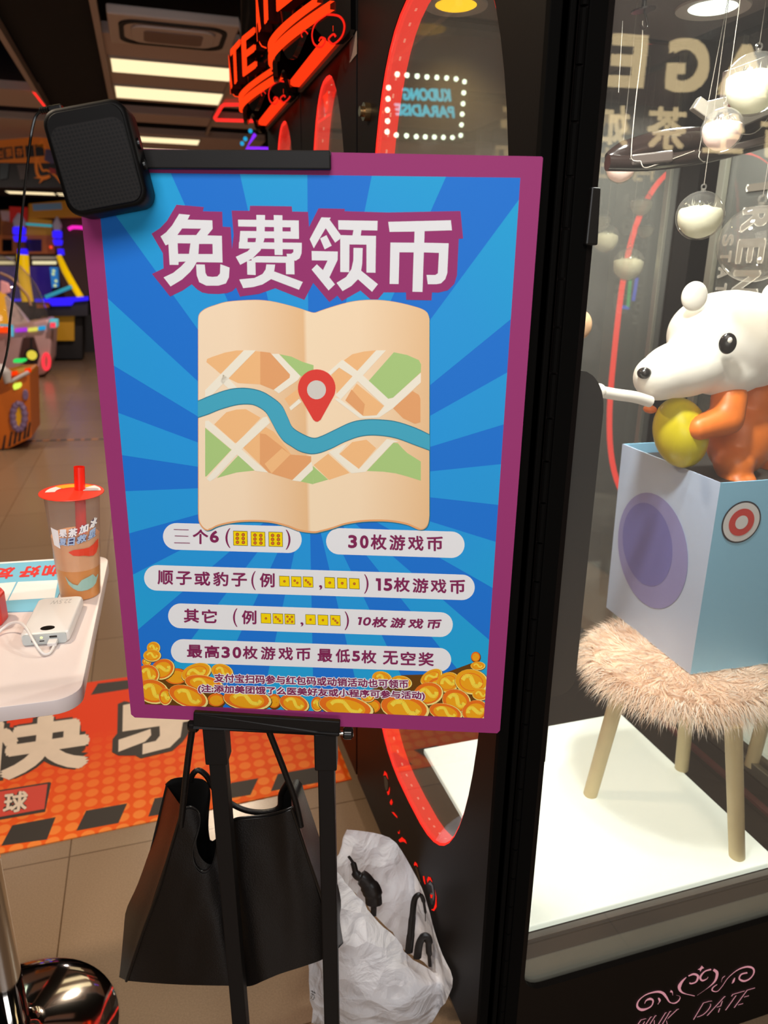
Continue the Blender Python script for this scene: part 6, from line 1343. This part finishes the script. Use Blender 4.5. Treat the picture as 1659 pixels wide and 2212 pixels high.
g = G(); g.tube([onY(x, y, YD + .5) for x, y in ((148, 495), (156, 491), (166, 491), (190, 493))], .028, 8); tag(g.build('neon_squiggle', glow('neon_magenta', '#ff2ac0', 1.1), smooth=True, loc=None), 'magenta neon squiggle beside the poster edge under the ochre header', 'neon light')

# white pusher machine with dome
YW = 11.6
wm = thing('coin_pusher', 'white arcade machine with coloured light segments, a red ring and a yellow disc', 'arcade machine', Vector((onY(40, 815, YW).x, YW + .4, 0)))
part('body', [(-80, 700), (24, 704), (104, 690), (112, 712), (108, 780), (98, 808), (66, 817), (-80, 817)], YW, .8, c_('pusher_white', '#c9a3a0', .35), wm, bev=.03)
for x0, x1, y, col in ((32, 58, 710, '#b03ae0'), (60, 81, 709, '#e8e060'), (82, 98, 706, '#2aa0d8')): part('light_segment', [(x0, y), (x1, y - 2), (x1, y + 6), (x0, y + 8)], YW - .04, .05, glow('seg' + col[1:], col, .95), wm, bev=.01)
part('corner_lamp', [(105, 690), (124, 690), (124, 708), (108, 710)], YW - .05, .2, c_('corner_teal', '#58b8c4', .3, emit='#58b8c4', es=.45), wm, bev=.02); part('corner_light', rc(108, 697, 120, 708), YW - .07, .03, glow('corner_red', '#ff4a5a', 1.0), wm)
part('red_panel', rc(-60, 706, 17, 719), YW - .05, .06, glow('panel_orange_red', '#ff4a14', 1.0), wm); part('teal_trim', [(0, 700), (28, 702), (29, 727), (24, 727), (22, 706), (0, 704)], YW - .06, .03, glow('trim_teal', '#5cc4dc', .8), wm)
part('dark_decal', [(50, 729), (74, 728), (86, 768), (76, 804), (62, 804), (42, 770)], YW - .02, .04, c_('decal_brown', '#4a2a24', .4), wm); part('decal_bar', rc(66, 729, 70, 804), YW - .03, .03, c_('decal_black', '#140d0c'), wm)
g = G(); p = onY(69, 767, YW - .05); g.tube([p, p + Vector((0, .03, 0))], .095, 20); dk_ = g.build('disc_rim', c_('decal_black', '#140d0c'), wm); g = G(); g.tube([p - Vector((0, .01, 0)), p], .066, 20); g.build('yellow_disc', glow('disc_yellow', '#f0d84a', .9), wm)
g = G(); k = [onY(100 + 7 * math.cos(a), 781 + 17 * math.sin(a), YW - .03) for a in (2 * math.pi * i / 20 for i in range(20))]; g.tube(k, .02, 8, closed=True); g.build('red_ring', glow('ring_red', '#ff3a46', 1.2), wm, smooth=True)
g = G(); c = onY(5, 700, YW + .4); g.lathe([(.62 * math.cos(a), .95 * math.sin(a)) for a in (math.pi / 2 * i / 8 for i in range(9))], c, 24); g.build('dome', glass('dome_clear', '#f2eee8', 1.0, haze=.04), wm, smooth=True)
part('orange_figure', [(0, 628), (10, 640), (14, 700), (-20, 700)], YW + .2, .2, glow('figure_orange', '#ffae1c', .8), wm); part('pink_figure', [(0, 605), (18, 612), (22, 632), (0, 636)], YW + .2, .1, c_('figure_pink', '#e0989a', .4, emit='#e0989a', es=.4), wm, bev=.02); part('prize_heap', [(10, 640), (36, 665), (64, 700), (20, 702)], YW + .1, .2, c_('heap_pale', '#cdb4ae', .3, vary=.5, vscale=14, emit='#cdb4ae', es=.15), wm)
g = G(); g.tube(spline([onY(0, 590, YW), onY(25, 602, YW), onY(45, 622, YW), onY(60, 640, YW), onY(66, 660, YW)], 4), .018, 8); g.build('dome_trim', c_('trim_copper', '#b08a68', .3), wm, smooth=True)

# orange ride machine
YO = 6.9
om = thing('ride_machine', 'orange arcade machine with a white rail, lime button and a yellow gear emblem', 'arcade machine', Vector((onY(20, 968, YO).x, YO + .3, 0)))
part('body', [(-60, 842), (64, 810), (68, 945), (20, 968), (-60, 1000)], YO, .6, c_('ride_orange', '#d06a0c', .45), om); part('hood', [(-60, 822), (0, 812), (28, 805), (62, 803), (66, 812), (-60, 845)], YO + .02, .55, c_('ride_ochre', '#c0700f', .4), om, bev=.02)
g = G(); g.tube([onY(x, y, YO - .05) for x, y in ((-20, 800), (4, 799), (14, 806), (17, 826), (26, 823), (62, 804))], [.05, .05, .042, .03, .016, .016], 12); g.build('white_rail', c_('rail_white', '#c8c4c6', .3), om, smooth=True)
part('green_lamp', [(28, 777), (54, 776), (57, 780), (46, 784), (28, 784)], YO + .35, .1, glow('lamp_green', '#3af06a', .9), om, bev=.01)
for x0, y0, x1, y1 in ((22, 801, 37, 809), (53, 794, 66, 803)): part('red_lamp', rc(x0, y0 + 3, x1, y1 + 3, -2), YO - .0, .04, glow('lamp_orange_red', '#ff3a08', 1.0), om)
part('lime_button', [(27, 834), (30, 829), (45, 826), (47, 833), (42, 839), (30, 843)], YO - .02, .04, glow('button_lime', '#e8ff5a', 1.0), om, bev=.008)
g = G(); k = [onY(40.5 + 13 * math.cos(a), 900 + 28 * math.sin(a), YO - .012) for a in (2 * math.pi * i / 26 for i in range(26))]; g.tube(k, [.022 + .006 * (i % 2) for i in range(26)], 8, closed=True); g.build('gear_ring', c_('gear_lilac', '#8c74a0', .4), om); part('gear_face', circ(41, 899, 7.5, 22, 0, 20), YO - .01, .012, c_('gear_yellow', '#d89a08', .4, emit='#d89a08', es=.15), om)
g = G(); k = [onY(55 + 3 * math.cos(a), 853 + 9 * math.sin(a), YO - .012) for a in (2 * math.pi * i / 14 for i in range(14))]; g.tube(k, .012, 8, closed=True); g.build('small_gear', c_('gear_lilac', '#8c74a0'), om)
g = G()
for x in (-22, -8, 6, 20, 31, 41, 52, 60):
    yb_ = 968 - (x - 20) * .52; slab(g, [(x + 3, yb_ - 34), (x + 7, yb_ - 36), (x + 3, yb_ - 4), (x - 3, yb_ - 2)], YO - .006, .006)
g.build('hazard_stripes', c_('stripe_dark', '#2a0f06'), om, merge=False)

# purple neon corner over the aisle, with tiny bulbs, hung on wires
t = thing('neon_sign', 'purple neon tube bent into a corner above the black clip bar, with tiny blue bulbs', 'neon light', onY(560, 310, 5.2))
g = G(); g.tube([onY(x, y, 5.2) for x, y in ((551, 290), (532, 320), (595, 322))], .011, 8); g.build('neon_tube', glow('neon_purple', '#8a2aff', 1.2), t, smooth=True)
for x, y in ((530, 300), (541, 283), (523, 310)):
    g = G(); g.ball(onY(x, y, 5.19), .013, 12, 8); g.build('blue_bulb', glow('bulb_blue', '#28b0e8', .9), t, smooth=True)
for x in (551, 592):
    p = onY(x, 290 if x == 551 else 322, 5.2); g = G(); g.tube([p, Vector((p.x, p.y, 3.5))], .002, 5); g.build('hanging_wire', M_knob, t)
